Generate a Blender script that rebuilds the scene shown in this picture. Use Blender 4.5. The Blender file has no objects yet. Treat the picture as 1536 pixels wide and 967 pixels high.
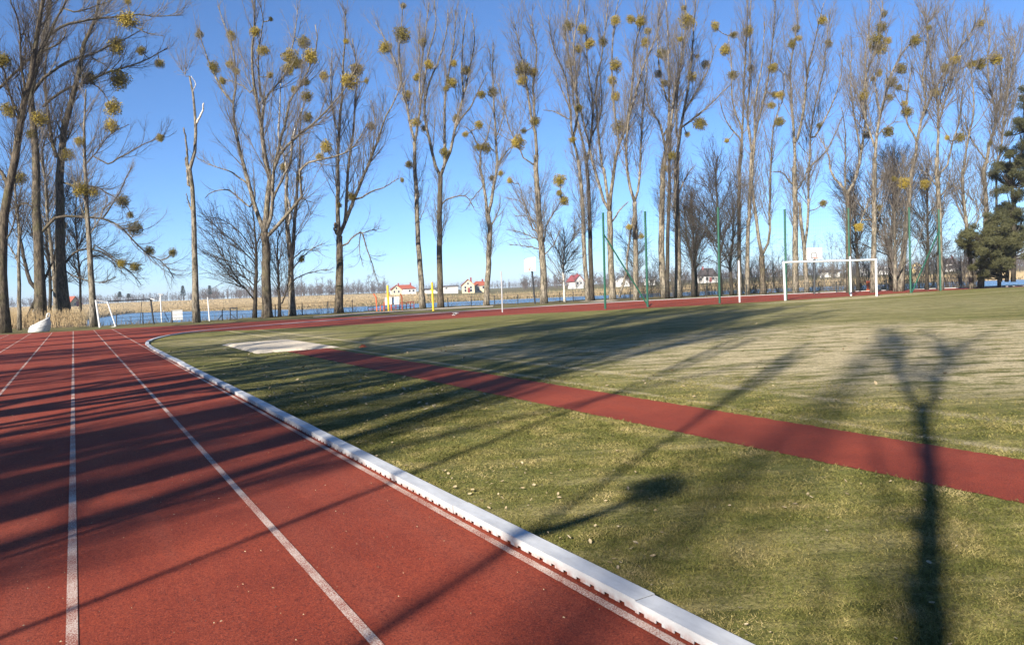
import bpy, math, random
import numpy as np
from mathutils import Matrix, Vector

# ------------------------------------------------------------------ camera, sky, sun, exposure
scene = bpy.context.scene
C = scene.collection
F, CX, CY, EYE = 1109.0, 768.0, 483.5, 1.6            # focal length / centre in photo pixels, eye height

def _dir(x, y):
    v = np.array([(x - CX) / F, -(y - CY) / F, 1.0])
    return v / np.linalg.norm(v)
_Y = _dir(110, 461)                                    # the straight's vanishing point
_Z = np.cross(_Y, _dir(1536, 461 - 0.042 * 1426)); _Z /= np.linalg.norm(_Z)
if _Z[1] < 0: _Z = -_Z
_X = np.cross(_Z, _Y)
if _X[0] < 0: _X = -_X
M = np.array([_X, _Y, _Z])                             # camera (right, up, forward) -> world
cam_d = bpy.data.cameras.new('camera'); cam = bpy.data.objects.new('camera', cam_d); C.objects.link(cam)
cam_d.sensor_width = 36; cam_d.lens = F / 1536 * 36; cam_d.clip_end = 6000; cam_d.clip_start = 0.05
_mw = Matrix.Identity(4)
for i in range(3):
    _mw[i][0], _mw[i][1], _mw[i][2] = M[i][0], M[i][1], -M[i][2]
_mw[2][3] = EYE
cam.matrix_world = _mw
scene.camera = cam

SUN_AZ, SUN_EL = 240.0, 28.0                           # clockwise from +Y; behind the camera on the left
world = bpy.data.worlds.new('World'); scene.world = world; world.use_nodes = True
wn = world.node_tree.nodes; wn.clear()
sky = wn.new('ShaderNodeTexSky'); sky.sky_type = 'NISHITA'; sky.sun_disc = False
sky.sun_elevation = math.radians(SUN_EL); sky.sun_rotation = math.radians(SUN_AZ)
sky.altitude = 2000; sky.air_density = 1.0; sky.dust_density = 0.0; sky.ozone_density = 8.0
bg = wn.new('ShaderNodeBackground'); bg.inputs[1].default_value = 0.072
wo = wn.new('ShaderNodeOutputWorld')
world.node_tree.links.new(sky.outputs[0], bg.inputs[0]); world.node_tree.links.new(bg.outputs[0], wo.inputs[0])
sd = bpy.data.lights.new('sun', 'SUN'); so = bpy.data.objects.new('sun', sd); C.objects.link(so)
sd.energy = 5.0; sd.angle = math.radians(0.53); sd.color = (1.0, 0.93, 0.82)
_sv = Vector((math.sin(math.radians(SUN_AZ)) * math.cos(math.radians(SUN_EL)),
              math.cos(math.radians(SUN_AZ)) * math.cos(math.radians(SUN_EL)), math.sin(math.radians(SUN_EL))))
so.rotation_euler = _sv.to_track_quat('Z', 'Y').to_euler(); so.location = (-40, -30, 60)
vs = scene.view_settings
vs.view_transform = 'Standard'; vs.look = 'None'; vs.gamma = 1.0; vs.use_curve_mapping = False; vs.exposure = 1.3

rng = np.random.default_rng(7); random.seed(7)

# ------------------------------------------------------------------ pixel helpers (a pixel is only a direction)
def ray(x, y): return M @ np.array([(x - CX) / F, -(y - CY) / F, 1.0])
def U(x, y, D):                                        # point on the pixel's ray at camera depth D
    return ray(x, y) * D + np.array([0, 0, EYE])
def G(x, y, z=0.0):                                    # point where the pixel's ray meets the level z
    w = ray(x, y); return w * ((z - EYE) / w[2]) + np.array([0, 0, EYE])
def depth_of(p): return float((np.asarray(p) - np.array([0, 0, EYE])) @ M[:, 2])
def horizon(x): return 461 - 0.042 * (x - 110)
def azimuth(x):
    w = ray(x, horizon(x)); return math.atan2(w[0], w[1])

# ------------------------------------------------------------------ materials
def mat(name, rough=0.8, spec=0.3):
    m = bpy.data.materials.new(name); m.use_nodes = True
    n = m.node_tree.nodes; b = n['Principled BSDF']
    b.inputs['Roughness'].default_value = rough
    b.inputs['Specular IOR Level'].default_value = spec
    return m, n, m.node_tree.links, b
def coord(n, l, scale=(1, 1, 1), kind='Object', rot=0):
    t = n.new('ShaderNodeTexCoord'); mp = n.new('ShaderNodeMapping')
    mp.inputs['Scale'].default_value = scale; mp.inputs['Rotation'].default_value = (0, 0, rot)
    l.new(t.outputs[kind], mp.inputs[0]); return mp.outputs[0]
def coord_t(n, l, size, rot):                            # pattern stretched to size along axes turned by rot
    t = n.new('ShaderNodeTexCoord'); mp = n.new('ShaderNodeMapping'); mp.vector_type = 'TEXTURE'
    mp.inputs['Scale'].default_value = size; mp.inputs['Rotation'].default_value = (0, 0, rot)
    l.new(t.outputs['Object'], mp.inputs[0]); return mp.outputs[0]
def noise(n, l, vec, scale, detail=4, rough=0.6):
    t = n.new('ShaderNodeTexNoise'); t.inputs['Scale'].default_value = scale
    t.inputs['Detail'].default_value = detail; t.inputs['Roughness'].default_value = rough
    l.new(vec, t.inputs[0]); return t.outputs[0]
def ramp(n, l, fac, stops):
    r = n.new('ShaderNodeValToRGB'); e = r.color_ramp.elements
    while len(e) < len(stops): e.new(0.5)
    for i, (p, c) in enumerate(stops):
        e[i].position = p; e[i].color = (*c, 1) if len(c) == 3 else c
    l.new(fac, r.inputs[0]); return r.outputs[0]
def mix(n, l, fac, a, b, mode='MIX'):
    m = n.new('ShaderNodeMix'); m.data_type = 'RGBA'; m.blend_type = mode
    for s, v in ((m.inputs[0], fac), (m.inputs[6], a), (m.inputs[7], b)):
        if hasattr(v, 'default_value') or hasattr(v, 'links'): l.new(v, s)
        elif isinstance(v, (int, float)): s.default_value = v
        else: s.default_value = (*v, 1)
    return m.outputs[2]
def math_(n, l, op, a, b=0.0, c=None, clamp=False):
    m = n.new('ShaderNodeMath'); m.operation = op; m.use_clamp = clamp
    for s, v in zip(m.inputs, (a, b, c)):
        if v is None: continue
        if isinstance(v, (int, float)): s.default_value = v
        else: l.new(v, s)
    return m.outputs[0]
def bump(n, l, b, h, strength=0.3, dist=0.02):
    bp = n.new('ShaderNodeBump'); bp.inputs['Strength'].default_value = strength
    bp.inputs['Distance'].default_value = dist
    l.new(h, bp.inputs['Height']); l.new(bp.outputs[0], b.inputs['Normal'])
def flat(name, col, rough=0.6, var=0.15, scale=6.0, spec=0.3, metal=0.0):
    m, n, l, b = mat(name, rough, spec)
    v = coord(n, l); f = noise(n, l, v, scale, 5)
    lo = tuple(c * (1 - var) for c in col); hi = tuple(min(1, c * (1 + var)) for c in col)
    l.new(ramp(n, l, f, [(0.3, lo), (0.7, hi)]), b.inputs['Base Color'])
    b.inputs['Metallic'].default_value = metal
    bump(n, l, b, f, 0.15, 0.01)
    return m

def m_track():
    m, n, l, b = mat('red_rubber_track', 0.85, 0.25)
    v = coord(n, l)
    grain = noise(n, l, v, 95, 3, 0.8); speck = noise(n, l, v, 210, 1, 0.5); mid = noise(n, l, v, 22, 5, 0.7); big = noise(n, l, v, 0.55, 6, 0.65)
    streak = noise(n, l, coord(n, l, (2.2, 0.10, 1)), 1.2, 5, .65)
    c = ramp(n, l, big, [(0.32, (0.165, 0.024, 0.010)), (0.5, (0.235, 0.037, 0.015)), (0.68, (0.305, 0.053, 0.021))])
    c = mix(n, l, ramp(n, l, streak, [(0.48, (0, 0, 0)), (0.7, (0.65, 0.65, 0.65))]), c, (0.26, 0.062, 0.034))
    c = mix(n, l, ramp(n, l, mid, [(0.5, (0, 0, 0)), (0.68, (0.6, 0.6, 0.6))]), c, (0.14, 0.022, 0.011))
    c = mix(n, l, ramp(n, l, grain, [(0.36, (0.95, 0.95, 0.95)), (0.5, (0, 0, 0))]), c, (0.075, 0.012, 0.007))
    c = mix(n, l, ramp(n, l, grain, [(0.58, (0, 0, 0)), (0.68, (0.75, 0.75, 0.75))]), c, (0.38, 0.088, 0.04))
    c = mix(n, l, ramp(n, l, speck, [(0.73, (0, 0, 0)), (0.78, (0.8, 0.8, 0.8))]), c, (0.45, 0.24, 0.16))
    l.new(c, b.inputs['Base Color']); bump(n, l, b, grain, 0.8, 0.008)
    return m
def m_line():
    m, n, l, b = mat('worn_white_paint', 0.75, 0.3)
    v = coord(n, l)
    f = noise(n, l, v, 110, 3, 0.8); big = noise(n, l, v, 2.2, 4)
    s = math_(n, l, 'ADD', f, math_(n, l, 'MULTIPLY', math_(n, l, 'SUBTRACT', big, 0.5), 0.5))
    c = ramp(n, l, s, [(0.42, (0.19, 0.04, 0.022)), (0.50, (0.38, 0.25, 0.20)), (0.62, (0.52, 0.44, 0.38))])
    l.new(c, b.inputs['Base Color']); bump(n, l, b, f, 0.5, 0.004)
    return m
def ellipse_mask(n, l, xyz, cx, cy, rx, ry):
    dx = math_(n, l, 'DIVIDE', math_(n, l, 'SUBTRACT', xyz.outputs[0], cx), rx)
    dy = math_(n, l, 'DIVIDE', math_(n, l, 'SUBTRACT', xyz.outputs[1], cy), ry)
    r2 = math_(n, l, 'ADD', math_(n, l, 'MULTIPLY', dx, dx), math_(n, l, 'MULTIPLY', dy, dy))
    return math_(n, l, 'SUBTRACT', 1.0, r2, clamp=True)
def line_mask(n, l, xyz, axis, c, w):
    d = math_(n, l, 'ABSOLUTE', math_(n, l, 'SUBTRACT', xyz.outputs[axis], c))
    return math_(n, l, 'SUBTRACT', 1.0, math_(n, l, 'DIVIDE', d, w), clamp=True)
def m_grass():
    m, n, l, b = mat('mown_grass', 0.9, 0.15)
    v = coord(n, l)
    t = n.new('ShaderNodeTexCoord'); xyz = n.new('ShaderNodeSeparateXYZ'); l.new(t.outputs['Object'], xyz.inputs[0])
    fine = noise(n, l, v, 42, 4, 0.85); mid = noise(n, l, v, 4, 6, 0.75); big = noise(n, l, v, 0.45, 4, 0.6)
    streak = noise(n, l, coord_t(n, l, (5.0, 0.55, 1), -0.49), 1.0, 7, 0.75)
    c = ramp(n, l, mid, [(0.36, (0.075, 0.08, 0.016)), (0.5, (0.16, 0.152, 0.038)), (0.64, (0.28, 0.23, 0.082))])
    c = mix(n, l, ramp(n, l, big, [(0.42, (0, 0, 0)), (0.66, (0.7, 0.7, 0.7))]), c, (0.185, 0.19, 0.05))
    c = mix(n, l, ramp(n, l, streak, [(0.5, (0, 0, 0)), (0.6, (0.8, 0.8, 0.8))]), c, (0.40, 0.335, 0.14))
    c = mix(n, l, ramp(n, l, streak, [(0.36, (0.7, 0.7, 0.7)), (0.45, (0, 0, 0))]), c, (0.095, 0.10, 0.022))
    # worn, sanded patches of the pitch and its faded sand-dressed lines
    patch = math_(n, l, 'MULTIPLY', ellipse_mask(n, l, xyz, 16.5, 9.5, 9.5, 8.5), 1.25)
    for ex, ey, rx, ry, k_ in ((9.6, 19.5, 2.6, 8.0, .6), (6.5, 31.5, 4.5, 5.5, .5), (46, 31.6, 12, 2.2, .9), (30, 22, 22, 9, .25)):
        patch = math_(n, l, 'ADD', patch, math_(n, l, 'MULTIPLY', ellipse_mask(n, l, xyz, ex, ey, rx, ry), k_))
    lines = math_(n, l, 'ADD', math_(n, l, 'MULTIPLY', line_mask(n, l, xyz, 0, 6.98, 0.14), 0.95),
                  math_(n, l, 'MULTIPLY', line_mask(n, l, xyz, 0, 8.3, 0.2), 0.8))
    lines = math_(n, l, 'ADD', lines, math_(n, l, 'MULTIPLY', line_mask(n, l, xyz, 1, 26.5, 0.5), 0.55))
    s2 = noise(n, l, coord_t(n, l, (1.5, 0.4, 1), -0.49), 1.0, 8, 0.85)
    amount = math_(n, l, 'MULTIPLY', patch, ramp(n, l, s2, [(0.46, (0.0, 0.0, 0.0)), (0.54, (1.7, 1.7, 1.7))]), clamp=True)
    amount = math_(n, l, 'ADD', amount, math_(n, l, 'MULTIPLY', lines, ramp(n, l, s2, [(0.36, (0.15, 0.15, 0.15)), (0.54, (1, 1, 1))])), clamp=True)
    c = mix(n, l, amount, c, mix(n, l, fine, (0.48, 0.38, 0.21), (0.72, 0.60, 0.38)))
    c = mix(n, l, ramp(n, l, fine, [(0.36, (0.9, 0.9, 0.9)), (0.54, (0, 0, 0))]), c, (0.045, 0.045, 0.013))
    l.new(c, b.inputs['Base Color'])
    bump(n, l, b, math_(n, l, 'ADD', fine, mid), 0.9, 0.03)
    return m
def m_verge():
    m, n, l, b = mat('verge_and_meadow', 0.95, 0.1)
    v = coord(n, l)
    fine = noise(n, l, v, 9, 6, 0.75); mid = noise(n, l, v, 0.8, 5, 0.65); big = noise(n, l, v, 0.02, 4)
    c = ramp(n, l, mid, [(0.3, (0.085, 0.07, 0.03)), (0.5, (0.14, 0.115, 0.05)), (0.7, (0.20, 0.155, 0.085))])
    c = mix(n, l, ramp(n, l, big, [(0.4, (0, 0, 0)), (0.6, (0.7, 0.7, 0.7))]), c, (0.145, 0.145, 0.055))
    c = mix(n, l, ramp(n, l, fine, [(0.3, (0.75, 0.75, 0.75)), (0.5, (0, 0, 0))]), c, (0.06, 0.045, 0.025))
    l.new(c, b.inputs['Base Color']); bump(n, l, b, fine, 0.8, 0.08)
    return m
def m_bark(name, lo, hi, moss=0.35):
    m, n, l, b = mat(name, 0.95, 0.1)
    v = coord(n, l, (1, 1, 0.22)); f = noise(n, l, v, 7, 7, 0.8); g = noise(n, l, coord(n, l), 0.9, 4)
    c = ramp(n, l, f, [(0.42, lo), (0.58, hi)])
    c = mix(n, l, ramp(n, l, g, [(0.48, (0, 0, 0)), (0.7, (moss, moss, moss))]), c, (0.105, 0.10, 0.042))
    c = mix(n, l, ramp(n, l, noise(n, l, coord(n, l, (1, 1, 0.5)), 3.2, 4), [(0.58, (0, 0, 0)), (0.7, (0.6, 0.6, 0.6))]), c, tuple(x * 1.45 for x in hi))
    l.new(c, b.inputs['Base Color']); bump(n, l, b, f, 0.9, 0.05)
    return m
def m_birch():
    m, n, l, b = mat('pale_peeled_bark', 0.8, 0.2)
    v = coord(n, l, (1, 1, 3)); f = noise(n, l, v, 2.4, 5, 0.7)
    l.new(ramp(n, l, f, [(0.36, (0.05, 0.045, 0.04)), (0.46, (0.5, 0.46, 0.4)), (0.7, (0.62, 0.58, 0.52))]), b.inputs['Base Color'])
    return m
def m_leaf(name, a, bcol, rough=0.7, trans=0.0):
    m, n, l, b = mat(name, rough, 0.25)
    f = noise(n, l, coord(n, l), 3.5, 3)
    oi = n.new('ShaderNodeObjectInfo')
    s = math_(n, l, 'ADD', math_(n, l, 'MULTIPLY', f, 0.8), math_(n, l, 'MULTIPLY', oi.outputs['Random'], 0.45))
    l.new(ramp(n, l, s, [(0.3, a), (0.85, bcol)]), b.inputs['Base Color'])
    return m
def m_blade():
    m, n, l, b = mat('grass_blades', 0.75, 0.2); v = coord(n, l)
    f = math_(n, l, 'ADD', math_(n, l, 'MULTIPLY', noise(n, l, v, 160, 2, .7), .55), math_(n, l, 'MULTIPLY', noise(n, l, v, 2.2, 4, .6), .5))
    l.new(ramp(n, l, f, [(0.40, (0.038, 0.046, 0.009)), (0.5, (0.105, 0.108, 0.024)), (0.58, (0.21, 0.172, 0.056)), (0.68, (0.42, 0.33, 0.16))]), b.inputs['Base Color'])
    return m
def m_water():
    m, n, l, b = mat('lake_water', 0.22, 0.5)
    b.inputs['Base Color'].default_value = (0.09, 0.17, 0.27, 1)
    b.inputs['IOR'].default_value = 1.33
    f = noise(n, l, coord(n, l, (0.5, 1.2, 1), rot=0.4), 0.9, 5, 0.6)
    bump(n, l, b, f, 1.0, 0.9)
    return m
def m_sand():
    m, n, l, b = mat('pale_pit_sand', 0.95, 0.1)
    f = noise(n, l, coord(n, l), 9, 6, 0.7); g = noise(n, l, coord(n, l), 120, 2)
    c = ramp(n, l, f, [(0.3, (0.42, 0.355, 0.26)), (0.5, (0.60, 0.52, 0.40))])
    c = mix(n, l, ramp(n, l, g, [(0.3, (0.5, 0.5, 0.5)), (0.45, (0, 0, 0))]), c, (0.3, 0.24, 0.17))
    l.new(c, b.inputs['Base Color']); bump(n, l, b, f, 0.6, 0.05)
    return m
def m_kerb():
    m, n, l, b = mat('white_coated_aluminium', 0.45, 0.4)
    f = noise(n, l, coord(n, l, (1, 0.3, 1)), 9, 6, 0.7); g = noise(n, l, coord(n, l), 60, 3)
    c = ramp(n, l, f, [(0.35, (0.38, 0.385, 0.39)), (0.6, (0.50, 0.505, 0.505))])
    c = mix(n, l, ramp(n, l, g, [(0.6, (0, 0, 0)), (0.78, (0.4, 0.4, 0.4))]), c, (0.33, 0.28, 0.24))
    t = n.new('ShaderNodeTexCoord'); xyz = n.new('ShaderNodeSeparateXYZ'); l.new(t.outputs['Object'], xyz.inputs[0])
    low = math_(n, l, 'SUBTRACT', 1.0, math_(n, l, 'DIVIDE', xyz.outputs[2], 0.04), clamp=True)
    dirt = math_(n, l, 'MULTIPLY', low, ramp(n, l, noise(n, l, coord(n, l), 14, 5, .7), [(0.4, (0, 0, 0)), (0.62, (1, 1, 1))]))
    c = mix(n, l, dirt, c, (0.30, 0.13, 0.09))
    c = mix(n, l, ramp(n, l, noise(n, l, coord(n, l, (1, 0.6, 1)), 3.5, 6, .75), [(0.52, (0, 0, 0)), (0.72, (0.55, 0.55, 0.55))]), c, (0.36, 0.345, 0.32))
    l.new(c, b.inputs['Base Color']); return m

MT = dict(track=m_track(), line=m_line(), grass=m_grass(), verge=m_verge(), water=m_water(), sand=m_sand(), kerb=m_kerb(),
    bark=m_bark('grey_poplar_bark', (0.04, 0.034, 0.027), (0.26, 0.222, 0.168)),
    bark2=m_bark('brown_poplar_bark', (0.03, 0.025, 0.019), (0.135, 0.108, 0.078), 0.5),
    bark3=m_bark('dark_alder_bark', (0.02, 0.017, 0.014), (0.07, 0.058, 0.045), 0.2),
    birch=m_birch(),
    twig=flat('bare_twigs', (0.155, 0.134, 0.112), 0.9, 0.3, 2.0, 0.1),
    twig_dark=flat('dark_bare_twigs', (0.07, 0.058, 0.047), 0.9, 0.3, 2.0, 0.1),
    brush=flat('dry_brush', (0.15, 0.12, 0.085), 0.95, 0.35, 0.4, 0.1),
    farwood=flat('far_bare_wood', (0.12, 0.095, 0.08), 0.95, 0.35, 0.03, 0.05),
    fargreen=flat('far_evergreen', (0.035, 0.045, 0.028), 0.95, 0.3, 0.05, 0.05),
    reed=flat('dry_reeds', (0.47, 0.355, 0.205), 0.9, 0.25, 0.15, 0.1),
    mist=m_leaf('mistletoe_leaves', (0.07, 0.062, 0.012), (0.36, 0.265, 0.036)),
    needle=m_leaf('pine_needles', (0.02, 0.025, 0.010), (0.075, 0.072, 0.028)),
    blade=m_blade(),
    dead=m_leaf('dry_leaves', (0.20, 0.145, 0.075), (0.42, 0.335, 0.205), 0.6),
    white=flat('white_paint', (0.56, 0.56, 0.545), 0.45, 0.06, 3),
    dark=flat('dark_steel', (0.022, 0.024, 0.028), 0.55, 0.3),
    green=flat('green_painted_steel', (0.012, 0.075, 0.045), 0.5, 0.2, 3),
    yellow=flat('yellow_paint', (0.60, 0.41, 0.025), 0.45, 0.1),
    orange=flat('orange_red_paint', (0.50, 0.11, 0.035), 0.5, 0.15),
    darkred=flat('dark_red_paint', (0.20, 0.035, 0.03), 0.5, 0.15),
    grey=flat('grey_steel', (0.33, 0.33, 0.33), 0.5, 0.1),
    sack=flat('white_woven_plastic', (0.52, 0.52, 0.50), 0.6, 0.1, 5),
    gravel=flat('pale_gravel', (0.38, 0.33, 0.255), 0.95, 0.3, 14),
    cream=flat('cream_render', (0.52, 0.44, 0.28), 0.85, 0.08, 0.6), wht=flat('white_render', (0.54, 0.525, 0.495), 0.85, 0.06, 0.6),
    ochre=flat('yellow_render', (0.48, 0.36, 0.17), 0.85, 0.1, 0.6),
    roofr=flat('red_roof_tiles', (0.30, 0.075, 0.04), 0.8, 0.25, 2), roofd=flat('dark_roof_tiles', (0.06, 0.048, 0.045), 0.8, 0.25, 2),
    roofm=flat('maroon_roof_tiles', (0.22, 0.045, 0.045), 0.8, 0.25, 2),
    glass=flat('dark_window_glass', (0.03, 0.035, 0.045), 0.2, 0.1, 1, 0.5))

# ------------------------------------------------------------------ mesh helpers
def mesh_np(name, V, Q=None, T=None, smooth=True):
    me = bpy.data.meshes.new(name)
    V = np.asarray(V, np.float32).reshape(-1, 3)
    Q = np.zeros((0, 4), np.int32) if Q is None or len(Q) == 0 else np.asarray(Q, np.int32)
    T = np.zeros((0, 3), np.int32) if T is None or len(T) == 0 else np.asarray(T, np.int32)
    me.vertices.add(len(V)); me.vertices.foreach_set('co', V.ravel())
    me.loops.add(Q.size + T.size); me.loops.foreach_set('vertex_index', np.concatenate([Q.ravel(), T.ravel()]))
    me.polygons.add(len(Q) + len(T))
    st = np.concatenate([np.arange(len(Q)) * 4, Q.size + np.arange(len(T)) * 3]).astype(np.int32)
    me.polygons.foreach_set('loop_start', st)
    me.polygons.foreach_set('use_smooth', np.full(len(st), smooth))
    me.update(calc_edges=True); me.validate()
    return me
def obj(name, me, material=None, parent=None, loc=None):
    o = bpy.data.objects.new(name, me); C.objects.link(o)
    if material is not None and me is not None and len(me.materials) == 0: me.materials.append(material)
    if parent is not None: o.parent = parent
    if loc is not None: o.location = loc
    return o
def tag(o, label=None, cat=None, group=None, kind=None):
    if label: o['label'] = label
    if cat: o['category'] = cat
    if group: o['group'] = group
    if kind: o['kind'] = kind
    return o
def thing(name, label, cat, loc=(0, 0, 0), group=None):
    o = bpy.data.objects.new(name, None); C.objects.link(o); o.location = loc; o.empty_display_size = 0.3
    return tag(o, label, cat, group)
def tubes(P, R, S, cap=False):
    """P (N,K,3), R (N,K) -> verts, quads (, end caps)"""
    N, K, _ = P.shape
    T = np.gradient(P, axis=1); T /= np.linalg.norm(T, axis=2, keepdims=True) + 1e-9
    mean = P[:, -1] - P[:, 0]; mean /= np.linalg.norm(mean, axis=1, keepdims=True) + 1e-9
    ref = np.where(np.abs(mean[:, 2:3]) > 0.8, np.array([[1.0, 0.13, 0]]), np.array([[0.1, 0.05, 1.0]]))
    A = np.cross(T, ref[:, None, :]); A /= np.linalg.norm(A, axis=2, keepdims=True) + 1e-9
    B = np.cross(T, A)
    th = np.arange(S) / S * 2 * np.pi
    V = P[:, :, None, :] + R[:, :, None, None] * (A[:, :, None, :] * np.cos(th)[None, None, :, None] + B[:, :, None, :] * np.sin(th)[None, None, :, None])
    V = V.reshape(-1, 3)
    base = (np.arange(N) * K * S)[:, None, None] + (np.arange(K - 1) * S)[None, :, None]
    j = np.arange(S)[None, None, :]; j2 = (j + 1) % S
    Q = np.stack([base + j, base + j2, base + S + j2, base + S + j], -1).reshape(-1, 4)
    Tt = []
    if cap:
        for i in range(N):
            for k, rev in ((0, True), (K - 1, False)):
                o = i * K * S + k * S
                f = [(o, o + q, o + q + 1) for q in range(1, S - 1)]
                Tt += [t[::-1] if rev else t for t in f]
    return V, Q, np.array(Tt, np.int32).reshape(-1, 3)
def merge(parts):
    Vs, Qs, Ts, off = [], [], [], 0
    for V, Q, T in parts:
        Vs.append(V); Qs.append(np.asarray(Q).reshape(-1, 4) + off); Ts.append(np.asarray(T).reshape(-1, 3) + off); off += len(V)
    return np.concatenate(Vs), np.concatenate(Qs), np.concatenate(Ts)
def bar(name, a, b, r, material, parent, org=(0, 0, 0), S=8, r2=None):
    a = np.asarray(a, float) - np.asarray(org); b = np.asarray(b, float) - np.asarray(org)
    V, Q, T = tubes(np.stack([a, b])[None], np.array([[r, r if r2 is None else r2]]), S, True)
    return obj(name, mesh_np(name, V, Q, T, False), material, parent)
def path_bar(name, pts, r, material, parent, org=(0, 0, 0), S=8):
    P = np.array(pts, float) - np.asarray(org)
    V, Q, T = tubes(P[None], np.full((1, len(P)), r), S, True)
    return obj(name, mesh_np(name, V, Q, T, True), material, parent)
BOXQ = [(0, 3, 2, 1), (4, 5, 6, 7), (0, 1, 5, 4), (1, 2, 6, 5), (2, 3, 7, 6), (3, 0, 4, 7)]
def box_v(x0, x1, y0, y1, z0, z1):
    return np.array([(x0, y0, z0), (x1, y0, z0), (x1, y1, z0), (x0, y1, z0), (x0, y0, z1), (x1, y0, z1), (x1, y1, z1), (x0, y1, z1)], float)
def boxes(name, bs, material, parent=None):
    V, Q, T = merge([(box_v(*b), np.array(BOXQ), np.zeros((0, 3), int)) for b in bs])
    return obj(name, mesh_np(name, V, Q, T, False), material, parent)
def sheet(name, outline, z, material, parent=None):
    me = bpy.data.meshes.new(name)
    me.from_pydata([(x, y, z) for x, y in outline], [], [list(range(len(outline)))])
    me.update()
    if me.polygons[0].normal.z < 0: me.flip_normals()
    return obj(name, me, material, parent)
def smooth_path(pts, n):
    P = np.array(pts, float); K = len(P)
    if K == 2:
        return P[0] + (P[1] - P[0]) * np.linspace(0, 1, n)[:, None]
    Pe = np.vstack([2 * P[0] - P[1], P, 2 * P[-1] - P[-2]])
    seg = np.linalg.norm(np.diff(P, axis=0), axis=1); cum = np.concatenate([[0], np.cumsum(seg)])
    out = []
    for s in np.linspace(0, cum[-1], n):
        i = min(np.searchsorted(cum, s, side='right') - 1, K - 2); t = (s - cum[i]) / (seg[i] + 1e-9)
        a, b, c, d = Pe[i], Pe[i + 1], Pe[i + 2], Pe[i + 3]
        out.append(0.5 * (2 * b + (c - a) * t + (2 * a - 5 * b + 4 * c - d) * t * t + (3 * b - a - 3 * c + d) * t ** 3))
    return np.array(out)

# ------------------------------------------------------------------ terrain, lake
WATER = -1.1
px_k = [-600, -60, 100, 150, 200, 293, 400, 508, 632, 730, 885, 1000, 1190, 1408, 1536, 1750]
y_k = [520, 497, 491, 489, 486, 482, 475, 469, 461.5, 457, 449, 445, 437.5, 431.5, 427, 420]
CREST_AZ = np.array([azimuth(x) for x in px_k])
CREST_R = np.array([np.linalg.norm(G(x, y)[:2]) for x, y in zip(px_k, y_k)]) + 2.5
SHORE_AZ = np.array([azimuth(x) for x in [-60, 60, 140, 200, 317, 454, 558, 690, 860, 1100, 1430, 1700]])
SHORE_R = np.array([95, 100, 190, 285, 235, 178, 185, 195, 195, 200, 205, 210.0])
TOP_AZ = np.array([azimuth(x) for x in [-60, 220, 450, 600, 700, 865, 1425, 1700]])
TOP_Z = np.array([2.6, 2.6, 2.2, 1.8, 1.3, 1.2, 1.6, 1.6])
def terrain(x, y):
    r = np.hypot(x, y); az = np.arctan2(x, y)
    rc = np.interp(az, CREST_AZ, CREST_R, left=80, right=120); rs = np.interp(az, SHORE_AZ, SHORE_R)
    zt = np.interp(az, TOP_AZ, TOP_Z)
    inlake = (az > azimuth(-900)) & (az < azimuth(2300))
    reedbed = az < azimuth(125)
    bank = -np.clip((r - rc) / 5.0, 0, 1) * 2.2
    up = np.clip((r - (rs - 6)) / 12.0, 0, 1) * 1.7
    rise = np.clip((r - rs) / (420 - rs + 1), 0, 1) * (zt + 0.5)
    z = bank + up + rise
    z = np.where(reedbed & (r < rs + 6), np.maximum(z, -0.7 * np.clip((r - rc) / 5, 0, 1)), z)
    hill = np.clip((r - 420) / 900, 0, 1) * 3.0
    return np.where(inlake, z + hill, 0.0)
az_n = 420
azs = np.concatenate([np.linspace(math.radians(-12), math.radians(80), 300), np.linspace(math.radians(80), math.radians(348), 60)[1:-1]])
rs_ = np.concatenate([[0.5], np.linspace(8, 60, 8), np.linspace(62, 130, 60), np.linspace(132, 330, 70), np.geomspace(340, 4000, 30)])
AA, RR = np.meshgrid(azs, rs_, indexing='ij')
gx, gy = RR * np.sin(AA), RR * np.cos(AA); gz = terrain(gx, gy)
gz += np.where((RR > 64) & (gz > -0.9), np.sin(gx * 1.7) * np.cos(gy * 1.3) * 0.03, 0) - 0.03
na, nr = AA.shape
idx = np.arange(na * nr).reshape(na, nr); nxt = np.roll(idx, -1, axis=0)
Q = np.stack([idx[:, :-1], idx[:, 1:], nxt[:, 1:], nxt[:, :-1]], -1).reshape(-1, 4)
V = np.stack([gx, gy, gz], -1).reshape(-1, 3)
V = np.vstack([V, [[0, 0, -0.03]]]); Tt = np.stack([np.full(na, na * nr), idx[:, 0], nxt[:, 0]], -1)
g = obj('ground', mesh_np('ground', V, Q[:, ::-1], Tt[:, ::-1]), MT['verge']); tag(g, kind='structure')
pts = [(40 * math.sin(a) * 1.0 + 0, 0) for a in ()]
lk = [(r * math.sin(a), r * math.cos(a)) for r, a in [(75, azimuth(-80))] + [(62, azimuth(x)) for x in range(0, 1800, 100)]]
lk = [(62 * math.sin(azimuth(x)), 62 * math.cos(azimuth(x))) for x in range(-80, 1900, 90)] + \
     [(420 * math.sin(azimuth(x)), 420 * math.cos(azimuth(x))) for x in range(1900, -90, -90)]
tag(sheet('lake', lk, WATER, MT['water']), kind='structure')

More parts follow.
